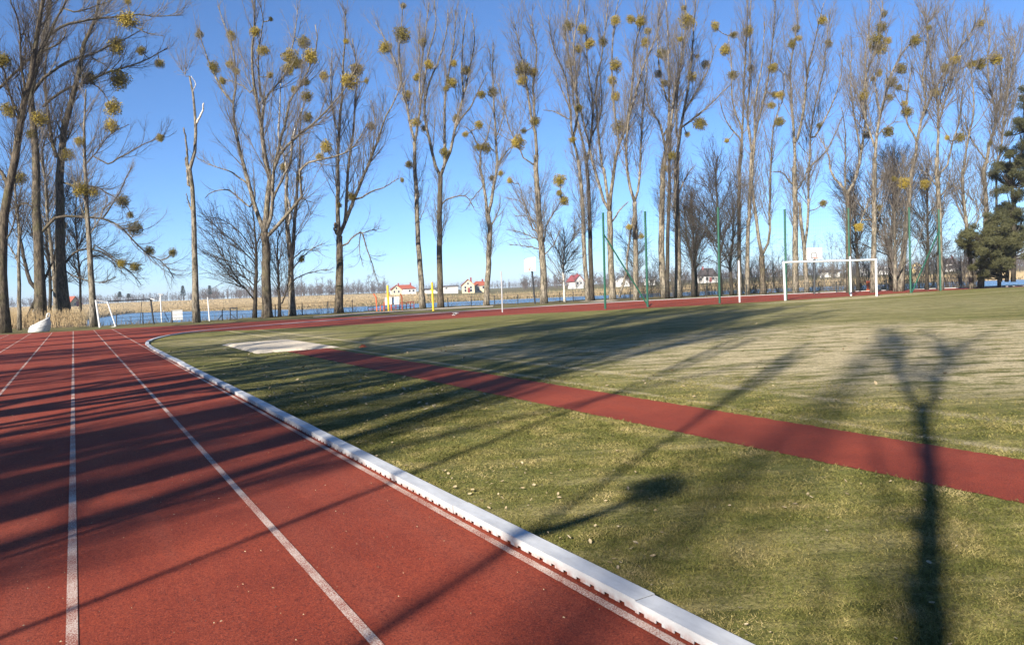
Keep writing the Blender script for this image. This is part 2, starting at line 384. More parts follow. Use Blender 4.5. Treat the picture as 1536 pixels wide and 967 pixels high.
# ------------------------------------------------------------------ running track, infield, runway, sandpit
KERB = smooth_path([(2.26, -12), (2.26, 10), (2.26, 24), (2.26, 29), (2.5, 34.2), (3.6, 39.0), (5.4, 42.8), (8.4, 45.4), (12.4, 47.4), (21, 50.0),
                    (30, 52.2), (40, 52.5), (50, 50.5), (60, 45.5), (67, 38), (70.5, 28), (71.5, 15), (71.5, -20)], 320)
ext = [(-6.2, 59.5), (-1.5, 58.6), (2.5, 57.9), (7.0, 56.9), (12.0, 56.3), (17, 54.8), (22, 53.2), (30, 53.6), (40, 53.5), (50.6, 51.6), (61, 46.4), (68, 38.6),
       (71.6, 28.2), (72.6, 15), (72.6, -20)]
trk = [(-6.2, -14)] + ext + [(72.6, -30), (-6.2, -30)]
track = tag(sheet('running_track', trk, 0.006, MT['track']), kind='structure')
for k, x in enumerate((-4.9, -3.7, -2.5, -1.3, -0.1, 1.1, 2.20)):
    sheet('lane_line', [(x - 0.026, -13), (x + 0.026, -13), (x + 0.026, 57.6), (x - 0.026, 57.6)], 0.010, MT['line'], track)
ol = np.array(ext[6:]) ; ol2 = smooth_path(ext[6:], 120)
tn = np.gradient(ol2, axis=0); tn /= np.linalg.norm(tn, axis=1, keepdims=True); nrm = np.stack([tn[:, 1], -tn[:, 0]], 1)
kin = [(2.39, -30), (2.39, 29.0), (2.64, 34.2), (3.75, 39.0), (5.5, 42.4), (8.45, 40.6), (11.1, 39.6), (16.5, 38.9), (23, 39.4), (29, 37.3), (36.4, 35.2), (42.2, 34.4),
       (52, 34.0), (60.5, 33.6), (67.5, 31), (70.4, 24), (71.3, 12), (71.4, -30)]
outl = smooth_path(kin[1:-1], 220)
outl[:, 1] += np.where((outl[:, 1] > 33) & (outl[:, 0] > 6), np.sin(outl[:, 0] * 2.1) * 0.08 + np.sin(outl[:, 0] * 5.3) * 0.05, 0)
infield = tag(sheet('grass_infield', [kin[0]] + [tuple(p) for p in outl] + [kin[-1]], 0.014, MT['grass']), kind='structure')
ry = np.concatenate([np.linspace(-14, 0, 20), np.arange(0.05, 12, .05), np.linspace(12, 22.5, 60)])
tag(sheet('long_jump_runway', [(5.42 + rng.normal(0, .010), y) for y in ry] + [(6.66 + rng.normal(0, .012), y) for y in ry[::-1]], 0.020, MT['track']), kind='structure')
# sand pit: uneven heap of sand
n1, n2 = 46, 70
sx, sy = np.meshgrid(np.linspace(4.55, 7.05, n1), np.linspace(22.5, 28.4, n2), indexing='ij')
edge = np.minimum(np.minimum(sx - 4.55, 7.05 - sx), np.minimum(sy - 22.5, 28.4 - sy))
sz = 0.02 + np.clip(edge * 0.25, 0, 0.05) + np.clip(edge * 3, 0, 1) * (rng.random((n1, n2)) * 0.009)
sx = sx + (edge < 0.02) * rng.normal(0, 0.03, sx.shape); sy = sy + (edge < 0.02) * rng.normal(0, 0.05, sx.shape)
ii = np.arange(n1 * n2).reshape(n1, n2)
Qs = np.stack([ii[:-1, :-1], ii[1:, :-1], ii[1:, 1:], ii[:-1, 1:]], -1).reshape(-1, 4)
tag(obj('sand_pit', mesh_np('sand_pit', np.stack([sx, sy, sz], -1), Qs), MT['sand']), kind='structure')
# pale gravel strip on the verge
gp = [(470, 475.2), (520, 471.5), (560, 469), (600, 466.6), (650, 463.6), (700, 460.9), (740, 459.2)]
tag(sheet('gravel_path', [tuple(G(x, y - 0.9 - 0.4 * math.sin(x))[:2]) for x, y in gp] + [tuple(G(x, y + 1.0 + 0.3 * math.cos(x))[:2]) for x, y in gp[::-1]], 0.012, MT['gravel']), kind='structure')
gp = [(866, 452.6), (890, 450.6), (920, 449.6), (930, 450.6), (900, 452.8)]
tag(sheet('gravel_patch', [tuple(G(x, y)[:2]) for x, y in gp], 0.012, MT['gravel']), kind='structure')

# ------------------------------------------------------------------ white kerb rail with drain notches
def kerb_mesh(L, notched):
    W, Hh, t, nh = 0.125, 0.056, 0.004, 0.015
    bs = [(0, W, 0.003, L - 0.003, Hh - t, Hh)]
    pitch = 0.123
    for x0 in (0, W - t):
        if notched:
            bs.append((x0, x0 + t, 0.003, L - 0.003, nh, Hh - t))
            y = 0.003
            while y < L - 0.02:
                bs.append((x0, x0 + t, y, min(y + 0.083, L - 0.003), 0, nh)); y += pitch
        else: bs.append((x0, x0 + t, 0.003, L - 0.003, 0.012, Hh - t))
    V, Q, T = merge([(box_v(*b), np.array(BOXQ), np.zeros((0, 3), int)) for b in bs])
    me = mesh_np('kerb_section', V, Q, T, False); me.materials.append(MT['kerb']); return me
kerb = thing('track_kerb', 'white metal kerb rail with drain notches along the inner edge of the red track', 'kerb', (2.26, 0, 0.008))
KL = 2.0; kme, kme2 = kerb_mesh(KL, True), kerb_mesh(KL, False)
for k in range(18):
    o = obj('rail_section', kme, None, kerb, (rng.normal(0, 0.005), -7.24 + k * KL, abs(rng.normal(0, .003)))); o.rotation_euler.z = rng.normal(0, 0.0012)
s = np.concatenate([[0], np.cumsum(np.linalg.norm(np.diff(KERB, axis=0), axis=1))]); s0 = np.interp(28.76, KERB[:60, 1], s[:60])
ks = s0
while ks < s[-1] - 26:
    a = np.array([np.interp(ks, s, KERB[:, i]) for i in (0, 1)]); b = np.array([np.interp(ks + KL, s, KERB[:, i]) for i in (0, 1)])
    o = obj('rail_section', kme2, None, kerb, (a[0] - 2.26, a[1], 0)); o.rotation_euler.z = math.atan2(-(b - a)[0], (b - a)[1]); ks += KL

# ------------------------------------------------------------------ trees
REG = dict(A=(0, 0, .2586), A2=(0, 250, .2896), B=(250, 0, .2895), B2=(250, 250, .2895), C=(540, 0, .2586), C2=(540, 250, .2483),
           D=(840, 0, .2689), D2=(840, 250, .2378), E=(1160, 0, .2690), E2=(1160, 250, .2448))
def fp(spec):
    """'A 10,20 30,40 / A2 5,6' -> list of photo pixels"""
    out = []
    for part in spec.split('/'):
        tk = part.split(); ox, oy, k = REG[tk[0]]
        for t in tk[1:]:
            x, y = t.split(','); out.append((ox + float(x) * k, oy + float(y) * k))
    return out
UP = np.array([0, 0, 1.0])
def spawn(P, R, n, t0, t1, lmin, lmax, amin, amax, trop, K, rmax, rend, wander=0.12, tip=0.6):
    """children of branches P (N,K0,3): n new ones, vectorised"""
    N, K0, _ = P.shape
    L = np.linalg.norm(np.diff(P, axis=1), axis=2).sum(1)
    idx = rng.choice(N, n, p=L / L.sum())
    t = t0[idx] + (t1 - t0[idx]) * rng.random(n) if isinstance(t0, np.ndarray) else t0 + (t1 - t0) * rng.random(n)
    u = t * (K0 - 1); i = np.minimum(u.astype(int), K0 - 2); f = (u - i)[:, None]
    pos = P[idx, i] * (1 - f) + P[idx, i + 1] * f
    rp = R[idx, i] * (1 - f[:, 0]) + R[idx, i + 1] * f[:, 0]
    tg = P[idx, i + 1] - P[idx, i]; tg /= np.linalg.norm(tg, axis=1, keepdims=True) + 1e-9
    rv = rng.normal(size=(n, 3)); rv -= (rv * tg).sum(1, keepdims=True) * tg; rv /= np.linalg.norm(rv, axis=1, keepdims=True)
    a = np.radians(rng.uniform(amin, amax, n))[:, None]
    d = tg * np.cos(a) + rv * np.sin(a)
    ln = rng.uniform(lmin, lmax, n) * (1 - tip * t) * np.clip(L[idx] / L.mean(), 0.5, 1.3)
    out = np.zeros((n, K, 3)); out[:, 0] = pos; step = (ln / (K - 1))[:, None]
    for k in range(1, K):
        d = d + UP * trop + rng.normal(0, wander, (n, 3)); d /= np.linalg.norm(d, axis=1, keepdims=True)
        out[:, k] = out[:, k - 1] + d * step
    r0 = np.minimum(rp * 0.75, rmax * (0.5 + 0.7 * ln / lmax))
    rr = r0[:, None] + (np.minimum(rend, r0)[:, None] - r0[:, None]) * np.linspace(0, 1, K)[None]
    return out, rr
LIMBS = []      # (photo pixels, 3-d points, tree)
TREES = {}
def tree(key, label, specs, base_w, depth=None, bark='bark', twig='twig', dens=1.0, group='bare poplars behind the running track', up=0.16, back=0.0, name='bare_poplar', spread=1.0, cat='tree', base_y=None, bare=0.45):
    """specs: first is the trunk, the others limbs: (pixel path, w0, w1)"""
    tp = fp(specs[0][0]); D0 = depth
    if D0 is None:
        q = G(tp[0][0], base_y if base_y else tp[0][1]); D0 = depth_of(q)
    base = U(tp[0][0], tp[0][1], D0)
    ox, oy = base[0], base[1]; bz = float(terrain(np.array(ox), np.array(oy)))
    org = np.array([ox, oy, min(bz, base[2]) - 0.05])
    root = thing(name, label, cat, tuple(org), group)
    allP, allR, t0s = [], [], []
    done = []                                             # (pixel, depth)
    for k, sp in enumerate(specs):
        px = smooth_path(fp(sp[0]), 14)
        w = np.linspace(sp[1], sp[2], 14)
        if k == 0:
            d = D0 + np.linspace(0, 1, 14) ** 2 * rng.normal(0, 0.6); w[0] *= 1.25; w[1] *= 1.07
        else:
            arr = np.array([q[:2] for q in done]); j = np.argmin(((arr - px[0]) ** 2).sum(1)); d0 = done[j][2]
            ln = np.linalg.norm(px[-1] - px[0]) * D0 / F
            sl = rng.uniform(-0.55, 0.55) * ln * spread
            d = d0 + sl * np.linspace(0, 1, 14) ** 1.2 + np.sin(np.linspace(0, rng.uniform(2, 5), 14)) * ln * 0.03
            if k > 0 and ((arr[j] - px[0]) ** 2).sum() ** .5 < 25: px[0] = arr[j]
        done += [(px[i][0], px[i][1], d[i]) for i in range(14)]
        P = np.array([U(px[i][0], px[i][1], d[i]) for i in range(14)]) - org
        if k == 0 and base[2] > org[2]: P[0, 2] = -0.1
        n = rng.normal(0, 0.02, P.shape); n[0] = 0; P = P + n
        R = w * 0.5 * d / F
        nm = 'trunk' if k == 0 else 'limb'
        Vt, Qt, Tt = tubes(P[None], R[None], 10 if k == 0 else 6, True)
        mk = sp[3] if len(sp) > 3 else bark
        obj(nm, mesh_np(nm, Vt, Qt, Tt), MT[mk], root)
        LIMBS.append((px, P + org, root, D0))
        if not (len(sp) > 4 and sp[4]):
            allP.append(P); allR.append(R); t0s.append(bare if k == 0 else 0.12)
    P1, R1, t0 = np.array(allP), np.array(allR), np.array(t0s)
    if len(P1):
        tot = np.linalg.norm(np.diff(P1, axis=1), axis=2).sum()
        n2 = int(tot * 2.1 * dens) + 8
        P2, R2 = spawn(P1, R1, n2, t0, 0.98, 2.0, 6.4, 20, 44, up * 1.1, 7, 0.034, 0.008, 0.09)
        P3, R3 = spawn(P2, R2, int(n2 * 8), 0.1, 1.0, 0.8, 2.3, 20, 46, up * 0.9, 3, 0.012, 0.005, 0.15)
        Pt, Rt = spawn(P1, R1, int(n2 * 2.0), t0, 1.0, 0.6, 1.8, 25, 60, up, 3, 0.015, 0.006, 0.16)
        P3 = np.concatenate([P3, Pt]); R3 = np.concatenate([R3, Rt])
        P4, R4 = spawn(P3, R3, int(n2 * 15), 0.2, 1.0, 0.35, 1.05, 20, 50, up * 0.6, 2, 0.0085, 0.005, 0.1)
        parts = [tubes(P2, R2, 4), tubes(P3, R3, 3), tubes(P4, R4, 3)]
        obj('crown', mesh_np('crown', *merge(parts)), MT[twig], root)
    TREES[key] = root
    return root

tree('t1', 'thick bare poplar at the track end, behind the green post by the white sack', [
    ('A2 25,860 10,600 15,420 25,220 50,90 75,0 / A 95,850 120,690 150,540 190,400 215,200 250,0 280,-250', 16, 4),
    ('A2 40,95 15,40 -30,-20', 7, 3), ('A -60,560 80,430 170,340 260,290 350,250 390,170', 5, 1.5),
    ('A 150,540 120,330 110,150 60,0 20,-120', 4, 1.5), ('A 120,690 60,560 20,420 -40,260', 4, 1.5), ('A2 10,420 60,330 100,200 150,190', 3, 1)], 14, dens=1.0, bark='bark2', twig='twig_dark')
tree('t2', 'thin bare tree rising straight beside the white sack', [
    ('A2 100,845 98,500 100,320 80,150 70,20 / A 60,860', 6, 2), ('A2 98,500 60,430 25,380', 2, 1)], 6, dens=0.7, twig='twig_dark')
tree('t3', 'thick mossy poplar standing right behind the white sack', [
    ('A2 205,800 205,600 200,400 185,200 190,0 / A 205,850 195,740 180,560 205,400 250,250 280,100 300,-60 320,-260', 16, 3),
    ('A 200,420 270,240 330,110 390,0 430,-120', 5, 2), ('A 210,490 270,440 340,390 430,345 520,320 640,265 760,210 830,170', 4.5, 1.2),
    ('A 300,200 370,150 450,130 560,110 670,100 800,85 900,95 1060,90', 4, 1), ('A 670,104 760,140 850,190 950,210', 2, 1),
    ('A 410,75 500,55 600,20 650,5', 2.5, 1), ('A 520,330 580,360 640,400', 2, 1),
    ('A2 230,300 300,260 400,260 530,270 620,310 680,370 760,450 850,500 900,580', 4.5, 1.2), ('A2 530,270 580,200 640,90 680,0', 2.5, 1.2),
    ('A2 185,220 130,190 60,220 0,280', 3, 1), ('A 290,50 250,-100 180,-260', 3, 1)], 16, dens=1.05, bark='bark2', base_y=490)
tree('t4', 'thick twin-barked poplar with long drooping limbs reaching over the stored goal', [
    ('A2 345,820 320,600 312,400 312,200 305,0 / A 360,880 375,730 410,600 440,500 470,370 480,280 520,180 575,60 580,-60 600,-220', 17, 2),
    ('A 250,620 330,550 420,500 500,480 600,430 700,400 820,360 900,320 970,280', 4.5, 1.2), ('A 560,500 600,540 625,580', 2.5, 1),
    ('A2 350,470 420,430 520,440 600,490 680,550 730,610', 3.5, 1), ('A2 380,110 480,100 560,140 640,190 690,260', 3, 1),
    ('A 480,967 560,880 640,780 750,720', 2.5, 1), ('A 600,967 720,900 850,830 960,790', 2.5, 1), ('A2 470,390 560,450 640,500 750,510', 2.5, 1),
    ('A 341,967 300,800 270,600 260,480 270,330 280,200', 6, 2), ('A2 350,550 420,580 520,600 600,570', 2, 1)], 17, bark='bark2', twig='twig_dark', dens=1.2)
tree('t5', 'leaning bare stem crossing the mossy trunks behind the white sack', [
    ('A2 110,845 170,720 230,580 270,500 290,420', 6, 2), ('A2 165,640 130,500 100,350 88,200 70,60', 6, 2)], 6, depth=67.0, dens=0.5, bark='bark3', twig='twig_dark')
tree('t5b', 'slim bare trunk squeezed between two mossy trunks by the white sack', [
    ('A2 292,825 285,620 262,400 240,200 235,60 / A 220,880', 7, 2), ('A2 285,560 330,400 350,280', 2, 1)], 6, depth=69.0, dens=0.5)
tree('t6', 'pale slender poplar standing at the white post of the stored goal', [
    ('A2 485,825 470,550 455,300 445,150 440,0 / A 488,800 490,640 500,520', 10, 2), ('A2 455,300 420,200 400,80', 2.5, 1), ('A2 460,360 520,260 560,150', 2, 1)], 10, dens=0.6)
tree('t7', 'dead snapped poplar snag without twigs', [
    ('B2 155,795 148,600 142,400 140,230 130,80 120,0 / B 145,800 150,650 140,550 130,450 118,395', 10, 2.5, 'bark', True), ('B 150,650 180,590 192,535', 3.5, 2, 'birch', True),
    ('B2 125,70 112,0 / B 108,830 100,740 88,665', 4, 2.2, 'bark', True), ('B 112,967 108,900 98,815', 4, 3, 'bark', True), ('B2 132,235 115,190 100,135', 2.5, 1.2, 'bark', True),
    ('B 135,470 150,440 128,395', 1.5, 1, 'birch', True), ('B 98,400 90,380 70,350', 1, .6, 'bark')], 10, dens=0.35, base_y=483)
tree('t8', 'broad many-limbed poplar with the widest spreading crown and much mistletoe', [
    ('B2 522,782 515,600 515,450 508,340', 15, 11, 'bark2'),
    ('B2 510,345 520,200 535,60 / B 510,820 495,700 490,640 462,500 440,300 455,150 460,-20', 9, 1.5),
    ('B2 508,345 480,270 450,180 425,90 395,-20 / B 375,760 350,640 345,540 290,470 240,370 190,250 165,150', 7, 1.2),
    ('B 345,540 358,400 340,250 290,100 265,30', 3.5, 1), ('B 440,490 400,450 360,430 300,410', 2, 1),
    ('B2 520,330 545,230 / B 560,860 640,740 760,640 860,540 930,450 990,340', 6, 1.2), ('B 545,900 590,730 620,620 640,520 690,440 740,350 780,230 770,130', 5, 1.2),
    ('B2 535,355 640,225 700,150 / B 690,880 760,835 860,815 960,770 1040,640', 5.5, 1.2), ('B2 445,220 370,160 310,120 240,130 200,160', 3, 1),
    ('B 440,967 330,890 240,860 160,820', 3, 1), ('B 495,640 510,520 560,450 620,370 660,200 680,40', 4, 1), ('B 490,520 475,300 500,100 470,0', 3, 1),
    ('B2 545,180 600,60 / B 640,840 660,700 700,560', 4, 1.2)], 15, dens=0.85, base_y=476)
tree('t8b', 'small dark spreading tree with low fan of branches left of the broad poplar', [
    ('B2 455,782 460,650 465,500 460,350 445,200', 6.5, 1.5), ('B2 450,680 380,600 300,480 240,370 210,330', 2.5, .8), ('B2 455,500 380,420 280,330 200,270', 2.2, .8),
    ('B2 450,440 360,320 250,260', 2, .8), ('B2 455,560 360,500 250,470 180,440', 2, .8), ('B2 460,620 380,560 280,560', 2, .8), ('B2 462,420 500,300 520,180', 2, .8)],
    6, dens=1.3, bark='bark3', twig='twig_dark', up=0.05, bare=0.2, name='small_bare_tree')
tree('t9', 'poplar with a pale peeled upper stem beside the broad poplar', [
    ('B2 652,770 645,600 640,450 625,300 620,150 625,50', 10, 4.5), ('B2 625,60 / B 612,830 580,700 585,560 590,430', 3.5, 1.5, 'birch', True), ('B2 652,500 665,250 680,80 / B 690,800 690,640 700,560', 6, 1.5, 'bark3'),
    ('B2 630,300 640,230 615,100', 3, 1.5, 'birch', True), ('B2 655,530 700,470 780,410 820,400', 2, .8), ('B2 660,580 740,550 830,530', 2, .8), ('B2 660,470 720,430 800,440', 2, .8),
    ('B2 670,180 720,170 750,250', 1.8, .8), ('B 640,800 655,700 705,560', 2, 1, 'birch', True)], 10, dens=0.8, up=0.06, bare=0.35)
tree('t9c', 'young forked sapling at the lake edge between two poplars', [
    ('B2 585,777 580,600 575,420 582,330', 5, 1.2), ('B2 588,720 605,690 630,600 640,480', 2.5, .8), ('B2 580,560 540,460 530,380', 1.5, .6)], 5, dens=1.2, bark='bark3', twig='twig_dark', up=.06, bare=.25, name='bare_sapling')
tree('t10', 'poplar with a thick dark base and a drooping side branch, left of the yellow poles', [
    ('B2 893,757 895,600 895,450 893,360', 13, 9, 'bark2'), ('B2 890,365 885,200 890,80 885,0 / B 895,650 908,500 915,350 925,200 930,50', 7, 1.2),
    ('B2 900,355 940,250 990,120 1040,0 / B 1090,740 1130,620 1190,500 1215,420', 6, 1.2), ('B2 918,320 930,200 935,100 940,0 / B 965,700 980,480 985,350 960,200', 5, 1.2),
    ('B2 920,420 960,370 1010,340 1035,420 1065,500 1090,590', 3, 1), ('B2 1000,170 1060,130 1120,110 1200,60', 3, 1), ('B2 893,360 872,330 872,290', 5, 3, 'bark2', True),
    ('B2 1010,345 1060,330 1110,320', 1.5, .7), ('B2 1000,350 1000,440 1020,520', 1.5, .7), ('B 890,700 860,560 850,420 860,250', 3, 1), ('B 1000,960 1060,800 1080,640 1060,520', 3, 1)], 13, dens=0.8)
tree('t11', 'slender leaning poplar between the two yellow poles', [
    ('C2 380,852 365,650 352,450 345,300 340,150 330,0 / C 318,820', 9, 5), ('C 318,820 290,720 260,560 220,400 180,310 130,200 90,130', 4, 1),
    ('C 318,830 335,720 350,600 347,450 380,200 400,20', 4, 1), ('C 240,480 225,300 240,150 250,20', 2.5, 1), ('C 350,600 372,480 400,300 440,150 430,0', 3, 1), ('C 345,450 340,280 350,80', 2, 1)], 9, dens=0.95, base_y=462, up=.22)
tree('t12', 'straight poplar right beside the right yellow pole', [
    ('C2 488,852 482,600 480,400 482,200 486,60', 9.5, 7, 'bark2'), ('C2 484,65 462,20 / C 430,930 405,820 372,640 400,480 450,370 500,200 510,60', 5, 1),
    ('C2 490,60 / C 492,940 490,820 490,700 495,540 520,400 545,230 560,60', 5, 1), ('C 500,940 530,850 560,700 600,560 640,380 665,240 650,80', 4.5, 1), ('C 560,720 640,620 700,500 740,420', 3, 1),
    ('C2 500,210 560,185 640,180 690,250', 2.5, 1), ('C2 482,320 450,240', 1.5, .7), ('C 600,560 590,400 600,200 620,60', 3, 1)], 9.5, dens=0.9, base_y=461, up=.22)
tree('t13', 'pale forked poplar behind the grey pole, crown full of mistletoe', [
    ('C2 762,837 775,600 785,400 772,290', 9, 7.5), ('C2 770,290 745,100 725,0 / C 698,930 702,870 740,790 760,680', 5, 1.2), ('C 700,870 640,760 600,730', 2.5, 1),
    ('C2 786,290 800,150 828,0 / C 793,880 782,700 772,500 770,330 775,250', 5, 1.2), ('C 800,950 860,870 900,840', 3, 1), ('C2 800,350 835,270 850,180', 2, .8), ('C2 745,120 690,180 640,260', 1.5, .7), ('C 790,800 830,680 850,560', 2, 1)], 9, dens=1.0, base_y=458)
tree('t14', 'stout poplar right behind the tilted basketball backboard', [
    ('C2 1112,817 1105,600 1090,400 1075,200 1062,0 / C 1025,900', 11, 7), ('C 1025,905 1020,800 1000,700 975,550 950,400 915,230 890,130', 5, 1), ('C 1012,720 1008,550 1005,480 1025,300 985,90', 4, 1),
    ('C2 1110,470 1130,350 1190,250 1220,200', 3, 1), ('C2 1090,440 1040,330 980,220 900,190', 2.5, .8), ('C2 1050,400 1000,260 960,100', 2, .8), ('C2 1100,500 1000,480 900,470', 2, .7), ('C2 1095,450 980,400 880,380', 2, .7),
    ('C 960,950 920,850 870,750 830,600 800,480', 2.5, 1), ('C2 1105,540 1170,470 1210,380', 2, .7), ('C2 1085,360 1010,300 930,300', 1.8, .7)], 11, dens=1.15, base_y=455, up=.13, bare=.3)
tree('t14c', 'small white-barked birch with spreading twigs right of the tilted backboard', [
    ('C2 1237,812 1230,700 1225,600 1235,480 1230,380', 3.5, 1.2, 'birch'), ('C2 1230,600 1280,530 1320,480', 1.8, .7), ('C2 1225,570 1180,480 1150,400', 1.6, .7), ('C2 1232,500 1290,420 1300,330', 1.5, .7), ('C2 1228,640 1290,620', 1.2, .6)],
    4, dens=2.0, twig='twig', up=.06, bare=.2, name='small_birch', base_y=452)
tree('t15a', 'tall pale-stemmed poplar in a close pair, the stem nearer the birch', [
    ('C2 1378,812 1360,600 1350,400 1343,200 1325,0 / C 1265,930', 7, 5), ('C 1265,930 1232,780 1215,600 1190,450 1120,270 1090,90', 4, 1), ('C 1240,820 1260,650 1250,450 1240,250 1270,40 1280,-80', 4, 1), ('C 1220,640 1170,520 1130,420', 2, 1), ('C 1225,700 1130,650 1060,640', 2.2, .8)], 8, dens=1.0, base_y=452, up=.24)
tree('t15b', 'dark straight poplar in a close pair, the stem nearer the tall green posts', [
    ('C2 1402,812 1395,600 1390,400 1385,200 1370,0 / C 1312,950', 7.5, 5, 'bark3'), ('C 1312,950 1300,850 1262,700 1235,560 1225,380 1190,200 1210,0', 4, 1), ('C 1315,950 1340,800 1350,600 1320,400 1310,200 1300,-40', 4, 1), ('C 1340,800 1400,640 1390,400', 3, 1)], 8, dens=1.1, base_y=451, up=.24)
tree('t16', 'poplar dividing into wide upright stems behind the first tall green post', [
    ('D2 332,838 320,600 315,400 313,280', 10, 8), ('D2 315,290 322,150 345,0 / D 320,830 370,700 400,500 420,250 470,60 490,-60', 6, 1), ('D2 312,295 270,200 240,80 210,0 / D 160,800 110,600 60,400 20,200', 5, 1),
    ('D2 312,250 290,120 275,0 / D 240,960 215,780 205,600 200,480 235,300 265,60 270,-60', 5, 1), ('D2 330,350 380,270 430,220', 3, 1.5, 'bark', True), ('D 330,780 300,600 290,400 300,150 330,-20', 4, 1)], 10, dens=1.05, base_y=450, up=.22)
tree('t17', 'poplar with a leaning companion stem between the first two tall green posts', [
    ('D2 480,832 478,600 475,400 470,220', 8.5, 6), ('D2 470,230 440,120 420,0 / D 370,820 385,650 430,500 470,350 540,200 560,20', 5, 1), ('D2 375,822 415,680 430,520 465,300', 4, 2.5), ('D2 472,230 500,100 / D 450,870 460,640 480,420 490,200', 4, 1)], 8.5, dens=1.0, base_y=450, up=.22)
tree('t18', 'big upright poplar, thickest of three trunks behind the braced green post', [
    ('D2 660,812 640,600 640,400 645,200 650,50 / D 590,850', 10, 7), ('D 590,850 605,700 610,500 605,300 600,150 590,-60', 5, 1), ('D 590,850 560,700 500,600 470,480 440,300', 4, 1), ('D 605,600 560,420 545,250 550,60', 3, 1), ('D 600,750 640,560 660,380 650,150', 3.5, 1)], 10, dens=1.1, base_y=447, up=.24)
tree('t19', 'dark poplar trunk in the middle of three behind the braced green post', [
    ('D2 676,812 678,500 685,250 690,30 / D 610,850 620,700', 6.5, 3.5, 'bark3'), ('D 620,700 640,500 690,300 700,100 700,-50', 3.5, 1), ('D 615,760 660,600 700,500', 2.5, 1)], 7, dens=0.9, base_y=447.5, up=.24)
tree('t20', 'upright poplar with one long limb sweeping right below a mistletoe ball', [
    ('D2 745,802 745,500 735,250 735,0 / D 655,850', 10, 7), ('D 655,850 690,620 720,450 740,250 755,50 760,-60', 5, 1), ('D 640,740 720,680 820,600 900,520 960,470', 4, 1.2), ('D2 740,180 790,80 840,0', 3, 1), ('D 655,800 650,600 670,400 690,200', 4, 1), ('D 690,620 770,500 830,380 870,250', 3, 1)], 10, dens=1.1, base_y=446, up=.2)
tree('t21', 'dark alder with a fine spreading crown before the brown-roofed house', [
    ('D2 842,802 835,600 800,450 780,250', 6, 1.5), ('D2 838,620 880,480 930,380 960,250', 2.5, .8), ('D2 835,560 870,420 880,280', 2, .8), ('D2 815,500 760,420 700,380', 1.8, .7), ('D2 840,650 900,600 950,560', 1.8, .7)], 6, dens=1.8, bark='bark3', twig='twig_dark', up=.06, bare=.2, name='dark_alder', base_y=445, group='dark alders on the lake bank')
tree('t21b', 'dark alder standing right behind the third tall green post', [
    ('D2 1010,790 1005,500 990,250 985,0 / D 880,870', 5.5, 1.5), ('D2 1000,560 950,460 900,400', 2, .7), ('D2 1000,480 1060,380 1100,280', 2, .7), ('D2 995,380 930,280 880,200', 2, .7), ('D2 992,300 1050,180 1080,90', 2, .7), ('D2 1003,620 1060,560 1110,500', 2, .7), ('D2 990,250 940,150 900,80', 1.6, .6)],
    6, dens=2.0, bark='bark3', twig='twig_dark', up=.06, bare=.2, name='dark_alder', base_y=444, group='dark alders on the lake bank')
tree('t22', 'pale slim poplar rising above the free-standing white pole', [
    ('D2 1132,785 1130,500 1130,250 1135,0 / D 1012,860', 6.5, 4.5), ('D 1012,860 1018,700 1030,400 1042,200 1050,0', 4, 1), ('D 1010,780 930,680 890,560', 2.5, 1), ('D 1015,720 960,560 960,400 940,200', 3, 1)], 7, dens=1.0, base_y=442, up=.24)
tree('t22b', 'mossy pale poplar standing just right of the free-standing white pole', [
    ('D2 1180,785 1185,500 1195,250 1205,0 / D 1070,850', 6.5, 4.5), ('D 1070,850 1045,650 1060,450 1060,200 1065,-30', 4, 1), ('D 1072,820 1100,700 1165,420 1195,120 1200,-30', 4, 1)], 7, dens=1.0, base_y=442, up=.24)
tree('t23', 'low-forking poplar with a wide Y before the goal', [
    ('D2 1280,790 1275,660 1274,560', 9, 8, 'bark2'), ('D2 1270,560 1255,480 1240,350 1220,200 1210,50 / D 1085,800 1090,560 1130,350 1140,120', 6, 1), ('D2 1280,560 1320,450 1322,250 1330,0 / D 1180,860 1190,700 1240,560 1250,400', 4.5, 1)], 9, dens=0.85, base_y=441, up=.22)
tree('t24', 'stout pale poplar left of the upright basketball backboard', [
    ('E2 135,752 135,500 135,250 130,0', 9, 6.5), ('E2 132,10 / E 120,850 110,700 100,500 95,380 130,150 140,-20', 5, 1), ('E2 130,110 95,90 60,40 0,30', 3, 1), ('E2 135,160 190,70 230,-60 / E 200,850', 3, 1.2), ('E 125,830 170,600 190,400 240,200 280,20', 4.5, 1)], 9, dens=1.05, base_y=440, up=.22)
tree('t25', 'crooked poplar right behind the upright basketball backboard', [
    ('E2 205,742 190,500 170,350 160,220', 7, 4), ('E2 200,500 215,250 215,50 / E 205,900 205,780 230,600 280,400 300,200 320,50', 4.5, 1), ('E 190,940 280,860 340,760 385,650', 3, 1), ('E 210,800 300,640 370,460 390,250', 3, 1)], 7.5, dens=1.0, base_y=439.5, up=.2)
tree('t26', 'forked poplar with a mossy dark trunk behind the goal', [
    ('E2 467,742 460,500 460,250 452,170', 8.5, 7, 'bark2'), ('E2 450,175 430,130 380,80 345,0 / E 310,870 250,750', 4.5, 1), ('E2 460,180 480,120 510,70 527,-20 / E 490,850 510,700 520,500 510,330 540,120 545,-30', 5, 1), ('E 490,850 450,650 430,450 440,250', 3.5, 1), ('E2 440,150 440,60 / E 400,900 400,720 380,600', 3, 1)], 9, dens=1.0, base_y=439, up=.2)
